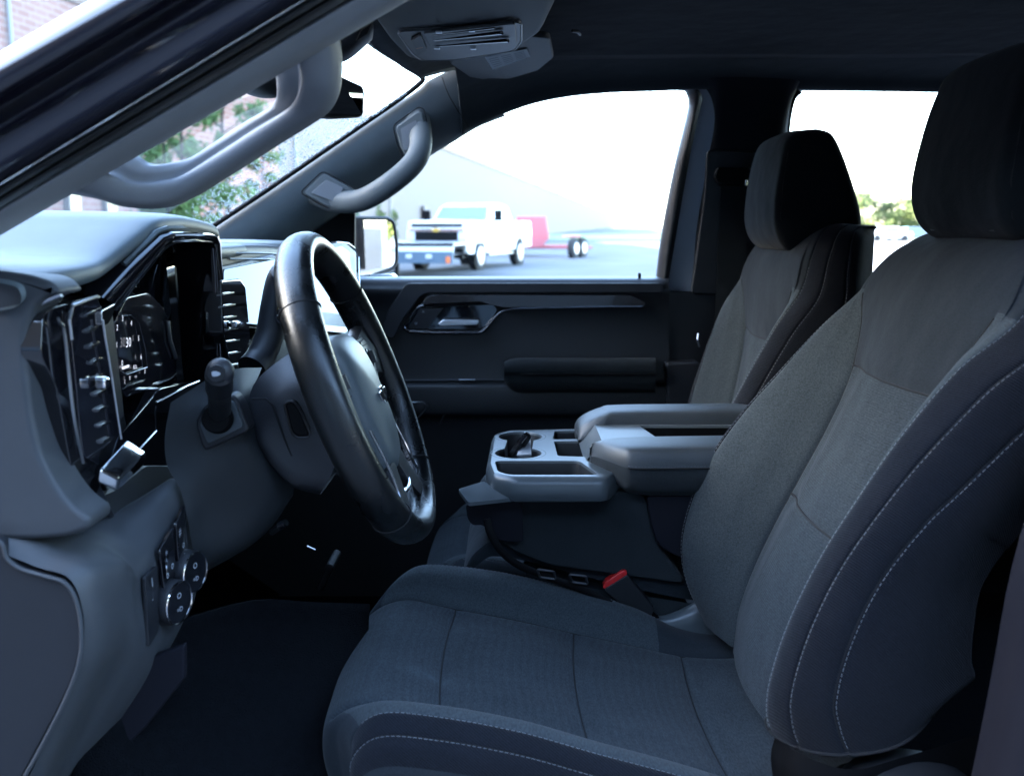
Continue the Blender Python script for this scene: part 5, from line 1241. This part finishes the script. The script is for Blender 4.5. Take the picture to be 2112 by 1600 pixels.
# ------------------------------------------------------------------ overhead: front trim, console, visor, sensor pod, mirror
oc = thing('overhead_console', 'dark overhead console with lamp lenses and a small orange marked switch', 'overhead console', P(950, 90, 0))
OY = -.02
def OP(u, v, dz=0): return PZ(u, v, 1.862 + dz)
hump = roundpoly([OP(760, 30), OP(800, 84), OP(838, 122), OP(868, 130), OP(1060, 110), OP(1120, 70), OP(1150, 10), OP(1150, -60), OP(740, -60)], .03, 5)
rows = [[p + V(0, 0, .05) for p in hump]]
c = sum(hump, V(0, 0, 0)) / len(hump)
for s, dz in ((1.0, .03), (.985, .010), (.95, .002), (.9, 0)):
    rows.append([V(c.x + (p.x - c.x) * s, c.y + (p.y - c.y) * s, p.z + dz) for p in hump])
MB().grid(rows, cc=True, caps=True).build('housing', M['headfront'], oc, angle=60)
lens_out = roundpoly([OP(818, 66, -.004), OP(850, 112, -.004), OP(870, 126, -.004), OP(940, 124, -.004), OP(1060, 106, -.004), OP(1076, 86, -.004), OP(1076, 50, -.004), OP(1060, 46, -.004), OP(960, 60, -.004)], .02, 5)
c = sum(lens_out, V(0, 0, 0)) / len(lens_out)
MB().prism(lens_out, (0, 0, .01)).build('bezel', M['plastic'], oc, bevel=.004)
MB().tube(lens_out, .0012, 6, closed=True).build('bezel_edge', M['tray'], oc)
MB().prism(roundpoly([OP(872, 70, -.008), OP(1062, 50, -.008), OP(1066, 90, -.008), OP(1040, 104, -.008), OP(910, 112, -.008), OP(888, 100, -.008)], .012, 4), (0, 0, .006)).build('lamp_recess', M['plastic'], oc, bevel=.002)
for (a, b, t) in (((895, 84), (1035, 68), .004), ((900, 96), (1048, 84), .004), ((890, 74), (1020, 58), .002)):
    MB().tube([OP(a[0], a[1], -.012), OP(b[0], b[1], -.012)], [t * .4, t * 1.4], 8, up=(0, 0, 1), flat=.6).build('lamp_lens', M['gloss'], oc)
for u, v in ((905, 67), (973, 64), (976, 101), (901, 100)):
    MB().box(OP(u, v, -.011), (.010, .010, .003)).build('lamp_contact', M['satinmetal'], oc, bevel=.0008)
MB().prism(roundpoly([OP(848, 84, -.009), OP(868, 74, -.009), OP(880, 104, -.009), OP(862, 116, -.009)], .004, 3), (0, 0, .004)).build('assist_switch', M['plastic2'], oc, bevel=.001)
am = MB(); vs, fs = text_mesh('SOS', .010, OP(865, 100, -.0105), OP(876, 103) - OP(860, 106), OP(864, 100) - OP(866, 110)); am.add(vs, fs); am.build('switch_print', M['amber'], oc, smooth=False)
MB().tube([OP(1180, 64, .04), OP(1192, 66, .04), OP(1196, 72, .04)], .003, 6).build('hook', M['plastic'], oc)
# sun visor with label
vz = thing('sun_visor', 'dark folded passenger sun visor with a pale printed warning label', 'sun visor', P(1060, 130, .4))
def VP(u, v, k=0): # on a plane sloping with the headliner front
    return PZ(u, v, 1.868 - k)
vp = roundpoly([VP(928, 132), VP(980, 168), VP(1010, 162), VP(1050, 164), VP(1110, 146), VP(1142, 120), VP(1134, 80), VP(1040, 70), VP(940, 110)], .015, 4)
MB().prism(vp, (0, 0, .012)).build('visor_board', M['headfront'], vz, bevel=.004)
lb = [VP(1000, 119, .003), VP(1087, 102, .003), VP(1093, 118, .003), VP(1016, 144, .003)]
lbm = MB().prism(lb, (0, 0, .001)).build('warning_label', M['paper'], vz)
lm = MB()
for r_ in range(5):
    for s_ in range(3):
        t0, t1 = .06 + s_ * .31, .06 + s_ * .31 + .24
        for k in range(1):
            ta, tb = .15 + r_ * .16, .15 + r_ * .16 + .05
            def Q(s, t): return lb[0].lerp(lb[1], s).lerp(lb[3].lerp(lb[2], s), t) + V(0, 0, -.0004)
            lm.add([Q(t0, ta), Q(t1, ta), Q(t1, tb), Q(t0, tb)], [[0, 1, 2, 3]])
lm.build('label_text_lines', simple('label_ink', (.16, .19, .24), .7), lbm, smooth=False)
# sensor housing at the windscreen top and the inside mirror
sp2 = thing('sensor_housing', 'dark ribbed camera housing at the top of the windscreen', 'camera housing', P(730, 80, 0))
sh = [[P(640, 50, -.03), P(700, 20, -.03), P(770, 10, -.03)], [P(650, 90, -.05), P(710, 62, -.06), P(770, 44, -.05)], [P(660, 120, -.02), P(716, 110, -.03), P(768, 74, -.02)], [P(655, 126, .04), P(710, 124, .04), P(764, 82, .04)], [P(650, 100, .1), P(700, 90, .1), P(760, 60, .1)]]
MB().grid(patch(sh, 6, 5), cr=False).build('housing', M['plastic2'], sp2, solid=.003)
rb_ = MB()
for k in range(7):
    u = 739 + k * 3.2; rb_.tube([P(u - 2, 84 - k * 2.2, -.062), P(u + 6, 64 - k * 2.2, -.066)], .0011, 5)
rb_.build('ribs', M['black'], sp2)
rm_ = thing('rear_view_mirror', 'black framed inside mirror hanging at the windscreen', 'mirror', P(720, 200, 0))
def mz(u, v, y): return P(u, v, y)
mo = [mz(600, 225, -.13), mz(640, 170, -.10), mz(690, 158, -.05), mz(700, 155, -.04), mz(750, 178, .0), mz(755, 190, .0), mz(752, 238, .0), mz(744, 243, -.005), mz(700, 245, -.04), mz(650, 238, -.09)]
mo = roundpoly(mo, .008, 4)
MB().prism([p + V(-.002, .0, 0) for p in mo], (-.02, .012, 0)).build('mirror_case', M['plastic'], rm_, bevel=.004)
c = sum(mo, V(0, 0, 0)) / len(mo)
MB().add([c + (p - c) * .93 + V(.0, -.003, 0) for p in mo], [list(range(len(mo)))]).build('mirror_glass', M['mirror'], rm_, smooth=False)
MB().tube([c + V(-.03, .02, 0), P(560, 150, -.02)], .010, 10).build('mirror_arm', M['plastic'], rm_)
MB().sphere(P(548, 160, -.06), .05, 20, 12, (1, 1, .62)).build('mirror_mount', M['plastic'], rm_)
# warning print on the glass
wpn = MB(); vs, fs = text_mesh('IIIII', .02, P(814, 186, .45), P(826, 180, .45) - P(802, 190, .45), V(.1, 0, 1)); wpn.add(vs, fs); wpn.build('glass_print', M['plastic'], ws, smooth=False)

# ------------------------------------------------------------------ world outside
def brick(name, c1, c2, mortar, bw, bh):
    m, nt, b = nodemat(name); N = nt.nodes; Lk = nt.links
    tc = N.new('ShaderNodeTexCoord'); mp = N.new('ShaderNodeMapping'); mp.inputs['Rotation'].default_value = (R(90), 0, R(90))
    br = N.new('ShaderNodeTexBrick'); br.inputs['Scale'].default_value = 1; br.inputs['Brick Width'].default_value = bw; br.inputs['Row Height'].default_value = bh
    br.inputs['Mortar Size'].default_value = bh * .09; br.inputs['Color1'].default_value = (*c1, 1); br.inputs['Color2'].default_value = (*c2, 1); br.inputs['Mortar'].default_value = (*mortar, 1)
    mx = N.new('ShaderNodeCombineXYZ'); sp = N.new('ShaderNodeSeparateXYZ')
    Lk.new(tc.outputs['Object'], sp.inputs[0]); Lk.new(sp.outputs['Y'], mx.inputs['X']); Lk.new(sp.outputs['Z'], mx.inputs['Y'])
    Lk.new(mx.outputs[0], br.inputs['Vector']); Lk.new(br.outputs['Color'], b.inputs['Base Color']); b.inputs['Roughness'].default_value = .85
    return m
M['brick'] = brick('red_brick', (.27, .115, .085), (.31, .15, .12), (.36, .27, .24), .55, .19)
M['graypaint'] = simple('slate_car_paint', (.10, .14, .18), .25, coat=.6)
M['metalroof'] = simple('roof_edge', (.11, .035, .008), .5)
M['panel'] = simple('pale_wall_panel', (.155, .122, .109), .7)
bl = thing('brick_building', 'long pale brick building with an orange roof edge receding behind the white truck', 'building', (-14, 30, 0))
def wall_x(y): return -16.5 + .127 * (y - CAM.y)
y0, y1, hh = -20, 900, 7.9
MB().prism([V(wall_x(y0), y0, 0), V(wall_x(44), 44, 0), V(wall_x(44) - 25, 44, 0), V(wall_x(y0) - 25, y0, 0)], (0, 0, hh)).build('brick_wing', M['brick'], bl, smooth=False)
MB().prism([V(wall_x(44.01), 44.01, 0), V(wall_x(y1), y1, 0), V(wall_x(y1) - 25, y1, 0), V(wall_x(44.01) - 25, 44.01, 0)], (0, 0, hh)).build('panel_wing', M['panel'], bl, smooth=False)
MB().prism([V(wall_x(y0) + .12, y0, hh), V(wall_x(y1) + .12, y1, hh), V(wall_x(y1) - 25, y1, hh), V(wall_x(y0) - 25, y0, hh)], (0, 0, .42)).build('roof_edge', M['metalroof'], bl, smooth=False)
dw = MB()
for yy in (33.6, 35.5): dw.box(V(wall_x(yy) + .06, yy, 1.6), (.14, .9, 3.2))
for i, (yy, w, z0_, z1_) in enumerate([(27.2, .9, .2, 3.0), (29.2, .9, .2, 3.0), (48, 2.2, .2, 2.6), (56, 3, .2, 3), (75, 3, .2, 3)]):
    wd = MB().box(V(wall_x(yy) + .03, yy, (z0_ + z1_) / 2), (.14, w, z1_ - z0_)).build('window', M['panel'], bl, smooth=False)
    MB().box(V(wall_x(yy) + .10, yy, (z0_ + z1_) / 2), (.02, w - .2, z1_ - z0_ - .2)).build('pane', M['truckglass'], wd, smooth=False)
for yy in (18, 24.8, 31, 46, 64):
    MB().tube([V(wall_x(yy) + .10, yy, 0), V(wall_x(yy) + .10, yy, hh)], .06, 8).build('downpipe', M['silverpaint'], bl)
MB().box(V(wall_x(52) + .1, 52, 2.7), (.2, .5, .5)).build('wall_box', M['black'], bl)

# white parked truck outside
def tw(o_, ang):
    c_, s_ = math.cos(ang), math.sin(ang)
    def f(x, y, z): return V(o_[0] + x * c_ + y * s_, o_[1] - x * s_ + y * c_, z + (o_[2] if len(o_) > 2 else 0))
    return f
# local: x = width (right side +), y = length rearwards, z up ; front axle at y=0
f_ = tw((-1.91, 28.0, .23), R(17.8))
tk = thing('pickup_truck', 'big white pickup truck with black grille and gold emblem parked outside', 'truck', f_(0, 1.8, 0))
HW = 1.0
def sect(y, pts): return [f_(x, y, z) for x, z in pts]
def body_ring(y, w, zb, zs, zt, wt):   # lower body and cabin
    return sect(y, [(-w, zb), (-w, zs * .6 + zb * .4), (-w * .99, zs), (-wt, zt), (0, zt + .03), (wt, zt), (w * .99, zs), (w, zs * .6 + zb * .4), (w, zb), (0, zb)])
lower = [(-.95, .93, .62, 1.10, 1.30, .86), (-.90, .97, .50, 1.20, 1.43, .90), (-.6, 1.0, .50, 1.20, 1.46, .90), (.3, 1.0, .52, 1.2, 1.47, .90), (1.0, 1.0, .52, 1.18, 1.42, .92), (2.6, 1.0, .52, 1.2, 1.43, .94), (3.3, 1.0, .55, 1.2, 1.43, .95), (5.35, 1.0, .62, 1.2, 1.45, .96), (5.4, .98, .7, 1.2, 1.44, .95)]
MB().grid([body_ring(*r) for r in lower], cc=True, caps=True).build('body', M['whitepaint'], tk, angle=30)
cab = [(.95, .86, 1.40, 1.42), (1.45, .84, 1.40, 1.93), (1.7, .78, 1.40, 2.0), (2.8, .78, 1.40, 2.01), (3.25, .80, 1.40, 1.95), (3.4, .88, 1.40, 1.42)]
MB().grid([[f_(x, y, z) for x, z in ((-.94, zb), (-w, zt - .04 if zt > 1.6 else zt), (-w * .9, zt), (w * .9, zt), (w, zt - .04 if zt > 1.6 else zt), (.94, zb))] for y, w, zb, zt in cab], cc=True, caps=True).build('cab', M['whitepaint'], tk, angle=30)
MB().add([f_(-.84, .97, 1.50), f_(.84, .97, 1.50), f_(.76, 1.37, 1.90), f_(-.76, 1.37, 1.90)], [[0, 1, 2, 3]]).build('windscreen', simple('pale_windscreen', (.14, .18, .18), .25, spec=.3), tk, smooth=False)
for (a, b) in ((1.35, 2.05), (2.15, 3.1)):
    MB().add([f_(.925, a - .12, 1.46), f_(.925, b, 1.46), f_(.835, b, 1.86), f_(.835, a + .2, 1.86)], [[0, 1, 2, 3]]).build('side_window', M['truckglass'], tk, smooth=False)
MB().box(f_(0, -.955, 1.33), (1.60, .06, .09), Matrix.Rotation(-R(17.8), 3, 'Z')).build('grille_slot', M['black'], tk)
RZ = Matrix.Rotation(-R(17.8), 3, 'Z')
gr = MB().box(f_(0, -.97, 1.00), (1.36, .06, .28), RZ).build('grille', M['black'], tk, bevel=.02)
MB().box(f_(0, -.99, 1.19), (1.7, .05, .09), RZ).build('grille_bar', M['chrome'], tk, bevel=.01)
for s in (-1, 1):
    MB().box(f_(s * .80, -.955, 1.02), (.30, .07, .26), RZ).build('headlight', M['lampglass'], tk, bevel=.02)
e = MB(); e.prism([f_(a, -1.03, 1.19 + b) for a, b in [(-.14, .035), (-.05, .035), (-.05, .055), (.05, .055), (.05, .035), (.14, .035), (.11, -.035), (.05, -.035), (.05, -.055), (-.05, -.055), (-.05, -.035), (-.11, -.035)]], (0, .03, 0)); e.build('gold_bow_tie', M['gold'], tk)
MB().box(f_(0, -1.04, .70), (1.98, .2, .30), RZ).build('bumper', M['whitepaint'], tk, bevel=.05)
MB().box(f_(0, -1.145, .66), (1.1, .02, .10), RZ).build('bumper_slot', M['black'], tk)
for s in (-1, 1):
    MB().box(f_(s * .78, -1.145, .60), (.22, .02, .10), RZ).build('fog_lamp', M['black'], tk)
MB().box(f_(.0, -.98, .42), (1.7, .1, .12), RZ).build('skid_plate', M['rubber'], tk, bevel=.02)
for s in (-1, 1):
    for yy in (0, 3.98):
        ax = V(math.cos(R(17.8)), -math.sin(R(17.8)), 0)
        cw = f_(s * .86, yy, .42)
        MB().disc(cw + ax * s * .145, ax * s, .50, .50, .004, 28).build('wheel_arch', M['black'], tk)
        wh = MB(); rr = []
        for d, r_ in ((-.14, .30), (-.14, .39), (-.10, .42), (.10, .42), (.14, .39), (.14, .28)):
            n1_ = V(0, 0, 1); n2_ = ax.cross(n1_)
            rr.append([cw + ax * (s * d + s * .03) + (n1_ * math.cos(2 * math.pi * k / 32) + n2_ * math.sin(2 * math.pi * k / 32)) * r_ for k in range(32)])
        w_o = wh.grid(rr, cc=True, caps=True).build('wheel', M['tyre'], tk)
        MB().disc(cw + ax * s * .168, ax * s, .29, .27, .02, 28).build('rim', M['alloy'], w_o)
        for k in range(6):
            a = 2 * math.pi * k / 6
            MB().tube([cw + ax * s * .176 + (V(0, 0, 1) * math.cos(a) + ax.cross(V(0, 0, 1)) * math.sin(a)) * r_ for r_ in (.12, .22)], .028, 6).build('rim_slot', M['black'], w_o) if False else None
    MB().box(f_(s * 1.19, 1.15, 1.62), (.24, .12, .34), RZ).build('tow_mirror', M['black'], tk, bevel=.03)
    MB().tube([f_(s * .92, 1.3, 1.45), f_(s * 1.12, 1.2, 1.50)], .03, 6).build('mirror_arm', M['black'], tk)
MB().box(f_(.97, 2.0, .44), (.12, 2.4, .05), RZ).build('running_board', M['alloy'], tk, bevel=.01)
for yy in (1.15, 2.12, 3.2):
    MB().tube([f_(1.002, yy, .60), f_(1.002, yy, 1.40)], .006, 4).build('door_gap', M['black'], tk)
for yy in (2.0, 2.95): MB().box(f_(1.01, yy, 1.22), (.03, .2, .04), RZ).build('door_handle', M['chrome'], tk)

# flat trailer on the left
ft = thing('flatbed_trailer', 'gray flat deck trailer with a row of white lamps and orange end reflectors', 'trailer', (-5.5, 25, 0))
g_ = tw((-2.52, 22.4, 0), R(8))
RZ8 = Matrix.Rotation(-R(8), 3, 'Z')
MB().box(g_(-1.2, 0, 1.09), (4.6, .10, .07), RZ8).build('deck_edge', M['black'], ft, bevel=.01)
MB().box(g_(-1.2, .02, .99), (4.6, .08, .13), RZ8).build('deck_side', M['whitepaint'], ft)
MB().box(g_(-1.2, 0, .78), (4.6, .12, .29), RZ8).build('frame_rail', M['graypaint'], ft, bevel=.01)
MB().box(g_(-1.2, 2.4, 1.08), (4.6, 4.7, .06), RZ8).build('deck', M['silverpaint'], ft)
for k in range(8):
    MB().box(g_(-3.0 + k * .50, -.07, .80), (.15, .03, .10), RZ8).build('marker_lamp', M['white'], ft, bevel=.01)
for x in (-3.2, .98, .28 - 1.2): MB().box(g_(x, -.07, .72), (.1, .03, .16), RZ8).build('reflector', simple('orange_reflector', (.8, .18, .05), .3), ft, bevel=.01)
MB().box(g_(-.35, .1, .44), (.10, .12, .44), RZ8).build('landing_leg', M['black'], ft)
MB().box(g_(-.35, .1, .235), (.3, .25, .05), RZ8).build('landing_foot', M['black'], ft)
for yy in (3.2, 4.2):
    cw = g_(-2.6, yy, .56); ax = V(math.cos(R(8)), -math.sin(R(8)), 0)
    MB().disc(cw, ax, .38, .38, .25, 24).build('wheel', M['tyre'], ft)
# red trailer behind the truck
rt = thing('red_trailer', 'pinkish red equipment trailer parked behind the white truck', 'trailer', (2, 38, 0))
h_ = tw((1.4, 41.5, 0), R(62))
RZr = Matrix.Rotation(-R(62), 3, 'Z')
MB().prism([V(.2, 40.6, 1.02), V(1.6, 40.6, 1.02), V(1.45, 40.6, 1.93), V(.2, 40.6, 1.93)], (0, 2.0, 0)).build('body', M['redpaint'], rt, bevel=.03)
MB().prism([V(.2, 40.5, .60), V(1.25, 40.5, .60), V(1.6, 40.5, 1.02), V(.2, 40.5, 1.02)], (0, 2.0, 0)).build('hopper', M['redpaint'], rt, bevel=.02)
MB().box((1.4, 41, .62), (2.6, .25, .14)).build('frame_rail', M['redpaint'], rt, bevel=.02)
MB().box((1.4, 42.8, .62), (2.6, .25, .14)).build('frame_rail', M['redpaint'], rt, bevel=.02)
MB().box((2.5, 39.6, 1.10), (.7, 1.6, .08)).build('fender', M['redpaint'], rt, bevel=.03)
for x, yq in ((2.42, 38.6), (2.82, 39.6)):
    a_ = V(.9, -.42, 0).normalized(); c_ = V(x, yq, .62)
    wo_ = MB().disc(c_, a_, .43, .43, .24, 28).build('wheel', M['tyre'], rt, bevel=.03)
    MB().disc(c_ + a_ * .25, a_, .24, .22, .02, 20).build('rim', M['alloy'], wo_)
MB().tube([V(2.7, 41.2, .62), V(3.5, 41.2, .60)], .05, 6).build('drawbar', M['redpaint'], rt)

# trees
def tree(name, label, cat, x, y, h, cr_, trunk_h, mat, group, n=2600, leaf=.16, seed=1, airy=.6, lean=0):
    random.seed(seed)
    t = thing(name, label, cat, (x, y, 0), group)
    mb = MB(); base = V(x, y, 0)
    mb.tube(spline([base, base + V(.05, 0, h * .3), base + V(-.04 + lean * .5, .05, h * .6), base + V(lean, 0, h * .92)], 4), [.045 * h * .35 * (1 - .06 * i) for i in range(13)], 8)
    cl_ = []
    for k in range(int(16 + h * 2)):
        hz = random.uniform(trunk_h, h); a = random.uniform(0, 6.28); rr = cr_ * random.uniform(.25, 1.0) * math.sin(math.pi * min(.98, max(.12, (hz - trunk_h * .7) / (h - trunk_h * .6)))) ** .6
        p = base + V(math.cos(a) * rr + lean * hz / h, math.sin(a) * rr, hz); cl_.append((p, cr_ * random.uniform(.18, .34)))
        s = base + V(0, 0, max(trunk_h * .8, hz - rr * .8))
        mb.tube([s, s.lerp(p, .5) + V(0, 0, -.05), p], [.012 * h * .35, .008 * h * .3, .004 * h * .3], 5)
    mb.build('trunk', M['bark'], t)
    lf = MB()
    for k in range(n):
        p, r_ = random.choice(cl_)
        d = V(random.gauss(0, 1), random.gauss(0, 1), random.gauss(0, .7)).normalized() * r_ * random.random() ** .45
        q = p + d; s = leaf * random.uniform(.5, 1.3)
        a = V(random.gauss(0, 1), random.gauss(0, 1), random.gauss(0, 1)).normalized(); b = a.orthogonal().normalized()
        lf.add([q - a * s * .5, q + b * s * .3, q + a * s * .5, q - b * s * .3], [[0, 1, 2, 3]])
    lf.build('crown', mat, t, smooth=False, weld=False)
    return t
M['bark'] = simple('bark', (.11, .085, .07), .95, var=.3, var_scale=8)
M['leaf1'] = simple('leaf_green', (.085, .15, .04), .75, var=.45, var_scale=3)
M['leaf2'] = simple('leaf_yellow_green', (.075, .095, .022), .75, var=.35, var_scale=1.2)
def at_d(u, D): return ((u - CXP) / FPX * D, CAM.y + D)
for i, (u, D, h, c_, th, lab) in enumerate([(352, 24.5, 5.3, 1.25, 1.2, 'loose green tree with thin trunk before the brick wall, leftmost through the windscreen'),
                                    (395, 23.0, 4.9, 1.1, 1.5, 'slim green tree with dark forked trunk seen inside the loop of the grab handle'),
                                    (478, 27, 6.2, 1.25, .7, 'bushy green tree reaching right beside the sensor, in front of the brick wall'),
                                    (555, 33, 4.6, 1.0, .4, 'low green tree seen behind the water drops on the windscreen')]):
    x, y = at_d(u, D); tree('green_tree', lab, 'tree', x, y, h, c_, th, M['leaf1'], 'trees along the brick wall', n=2600, leaf=.17, seed=20 + i)
for i, (u, D, h, c_, lab) in enumerate([(745, 62, 2.6, 2.0, 'small green tree behind the side mirror, left one'), (790, 66, 2.6, 1.8, 'small green bush tree right of the mirror edge'),
                                   (1775, 118, 5.0, 5.0, 'round yellow green tree beyond the lot, left one between the headrests'), (1850, 116, 4.4, 3.6, 'round tree beyond the parked cars, middle of three between the headrests'), (1872, 124, 4.2, 3.4, 'dark green tree beyond the lot, right one between the headrests'),
                                   (1950, 130, 4.6, 5.0, 'tree beyond the lot mostly hidden by the driver headrest')]):
    x, y = at_d(u, D); tree('lot_tree', lab, 'tree', x, y, h, c_, .9, M['leaf2'], 'trees beyond the parking lot', n=2200, leaf=.5 if D > 100 else .3, seed=40 + i)
for i, (x, y, h) in enumerate([(46, -9, 6.5), (52, -3, 5.5), (58, 4, 7), (50, 10, 5)]):
    tree('mirror_tree', ['tall tree down the lane behind the cab, nearest the dark building', 'shorter tree down the lane, second from the dark building', 'tallest round tree at the far end of the lane', 'low tree down the lane on the lot side'][i], 'tree', x, y, h, 2.4, 1.2, M['leaf2'], 'trees down the lane behind the cab', n=900, leaf=.5, seed=70 + i)
x, y = at_d(357, 21.5)
pole = thing('light_pole', 'thin dark vertical pole in front of the brick wall', 'pole', (x, y, 0))
MB().tube([V(x, y, 0), V(x, y, 4.2)], .022, 8).build('pole_shaft', M['black'], pole)
# parked cars beyond the lot
def car(u, D, mat, lab, seed, length=4.4):
    x, y = at_d(u, D)
    t = thing('parked_car', lab, 'car', (x, y, 0), 'cars parked at the far side of the lot')
    prof = [(-2.15, .30), (-2.2, .65), (-1.9, .80), (-1.2, .90), (-.55, 1.38), (.7, 1.42), (1.45, 1.0), (2.05, .95), (2.2, .70), (2.15, .30)]
    MB().prism([V(x + a, y - .85, b) for a, b in prof], (0, 1.7, 0)).build('body', mat, t, bevel=.06)
    MB().prism([V(x + a, y - .87, b) for a, b in [(-1.0, .93), (-.48, 1.30), (.62, 1.33), (1.2, 1.0)]], (0, .02, 0)).build('side_window', M['truckglass'], t)
    for dx_ in (-1.35, 1.35):
        MB().disc((x + dx_, y - .70, .33), (0, -1, 0), .33, .33, .2, 20).build('wheel', M['tyre'], t)
    return t
M['bluepaint'] = simple('blue_car_paint', (.06, .07, .22), .25, coat=.6)
M['redlamp'] = simple('tail_lamp', (.6, .05, .04), .2)
car(1792, 100, M['bluepaint'], 'dark blue car in the row beyond the lot, left one', 1)
car(1822, 97, M['whitepaint'], 'white car between the blue and the slate car beyond the lot', 2)
car(1868, 98, M['graypaint'], 'slate gray car beyond the lot, right one next to the headrest', 3)
for i, u in enumerate((1700, 1735, 1915)): pass

# water drops on the windscreen, along the passenger side edge
random.seed(3)
dr_ = MB()
a0, a1 = fe3[1], fe3[-2]
for k in range(2600):
    t = random.random() ** .75; w = random.random() ** 1.5
    e_ = P(430 + (845 - 430) * t, 476 - (476 - 200) * t, .68)
    w = .04 + w; p = P(430 + (845 - 430) * t - w * (150 * (.35 + t * .8)), 470 - (476 - 200) * t - w * 30, .64 - .22 * w)
    r_ = random.uniform(.0010, .0027)
    dr_.sphere(p, r_, 6, 4, (1, 1, .8))
M['drop'] = glass('water_drop', (.96, .98, .98), 1.5, .02)
wd = dr_.build('water_drops', M['drop'], None, weld=False); wd['kind'] = 'stuff'; wd['label'] = 'fine water drops on the windscreen glass'; wd['category'] = 'water drops'

# unseen dark block added behind the camera to cut side light and darken reflections
sb = thing('service_building', 'dark charcoal service building across the lane from the open driver door', 'building', (0, -9, 0))
MB().box((4, -13, 4), (60, 8, 8)).build('wall', simple('charcoal_cladding', (.035, .036, .04), .8, var=.2, var_scale=2), sb, smooth=False)
for k in range(-3, 5):
    d_ = MB().box((k * 6.0, -8.97, 1.8), (3.6, .1, 3.4)).build('bay_door', M['graypaint'], sb, smooth=False)
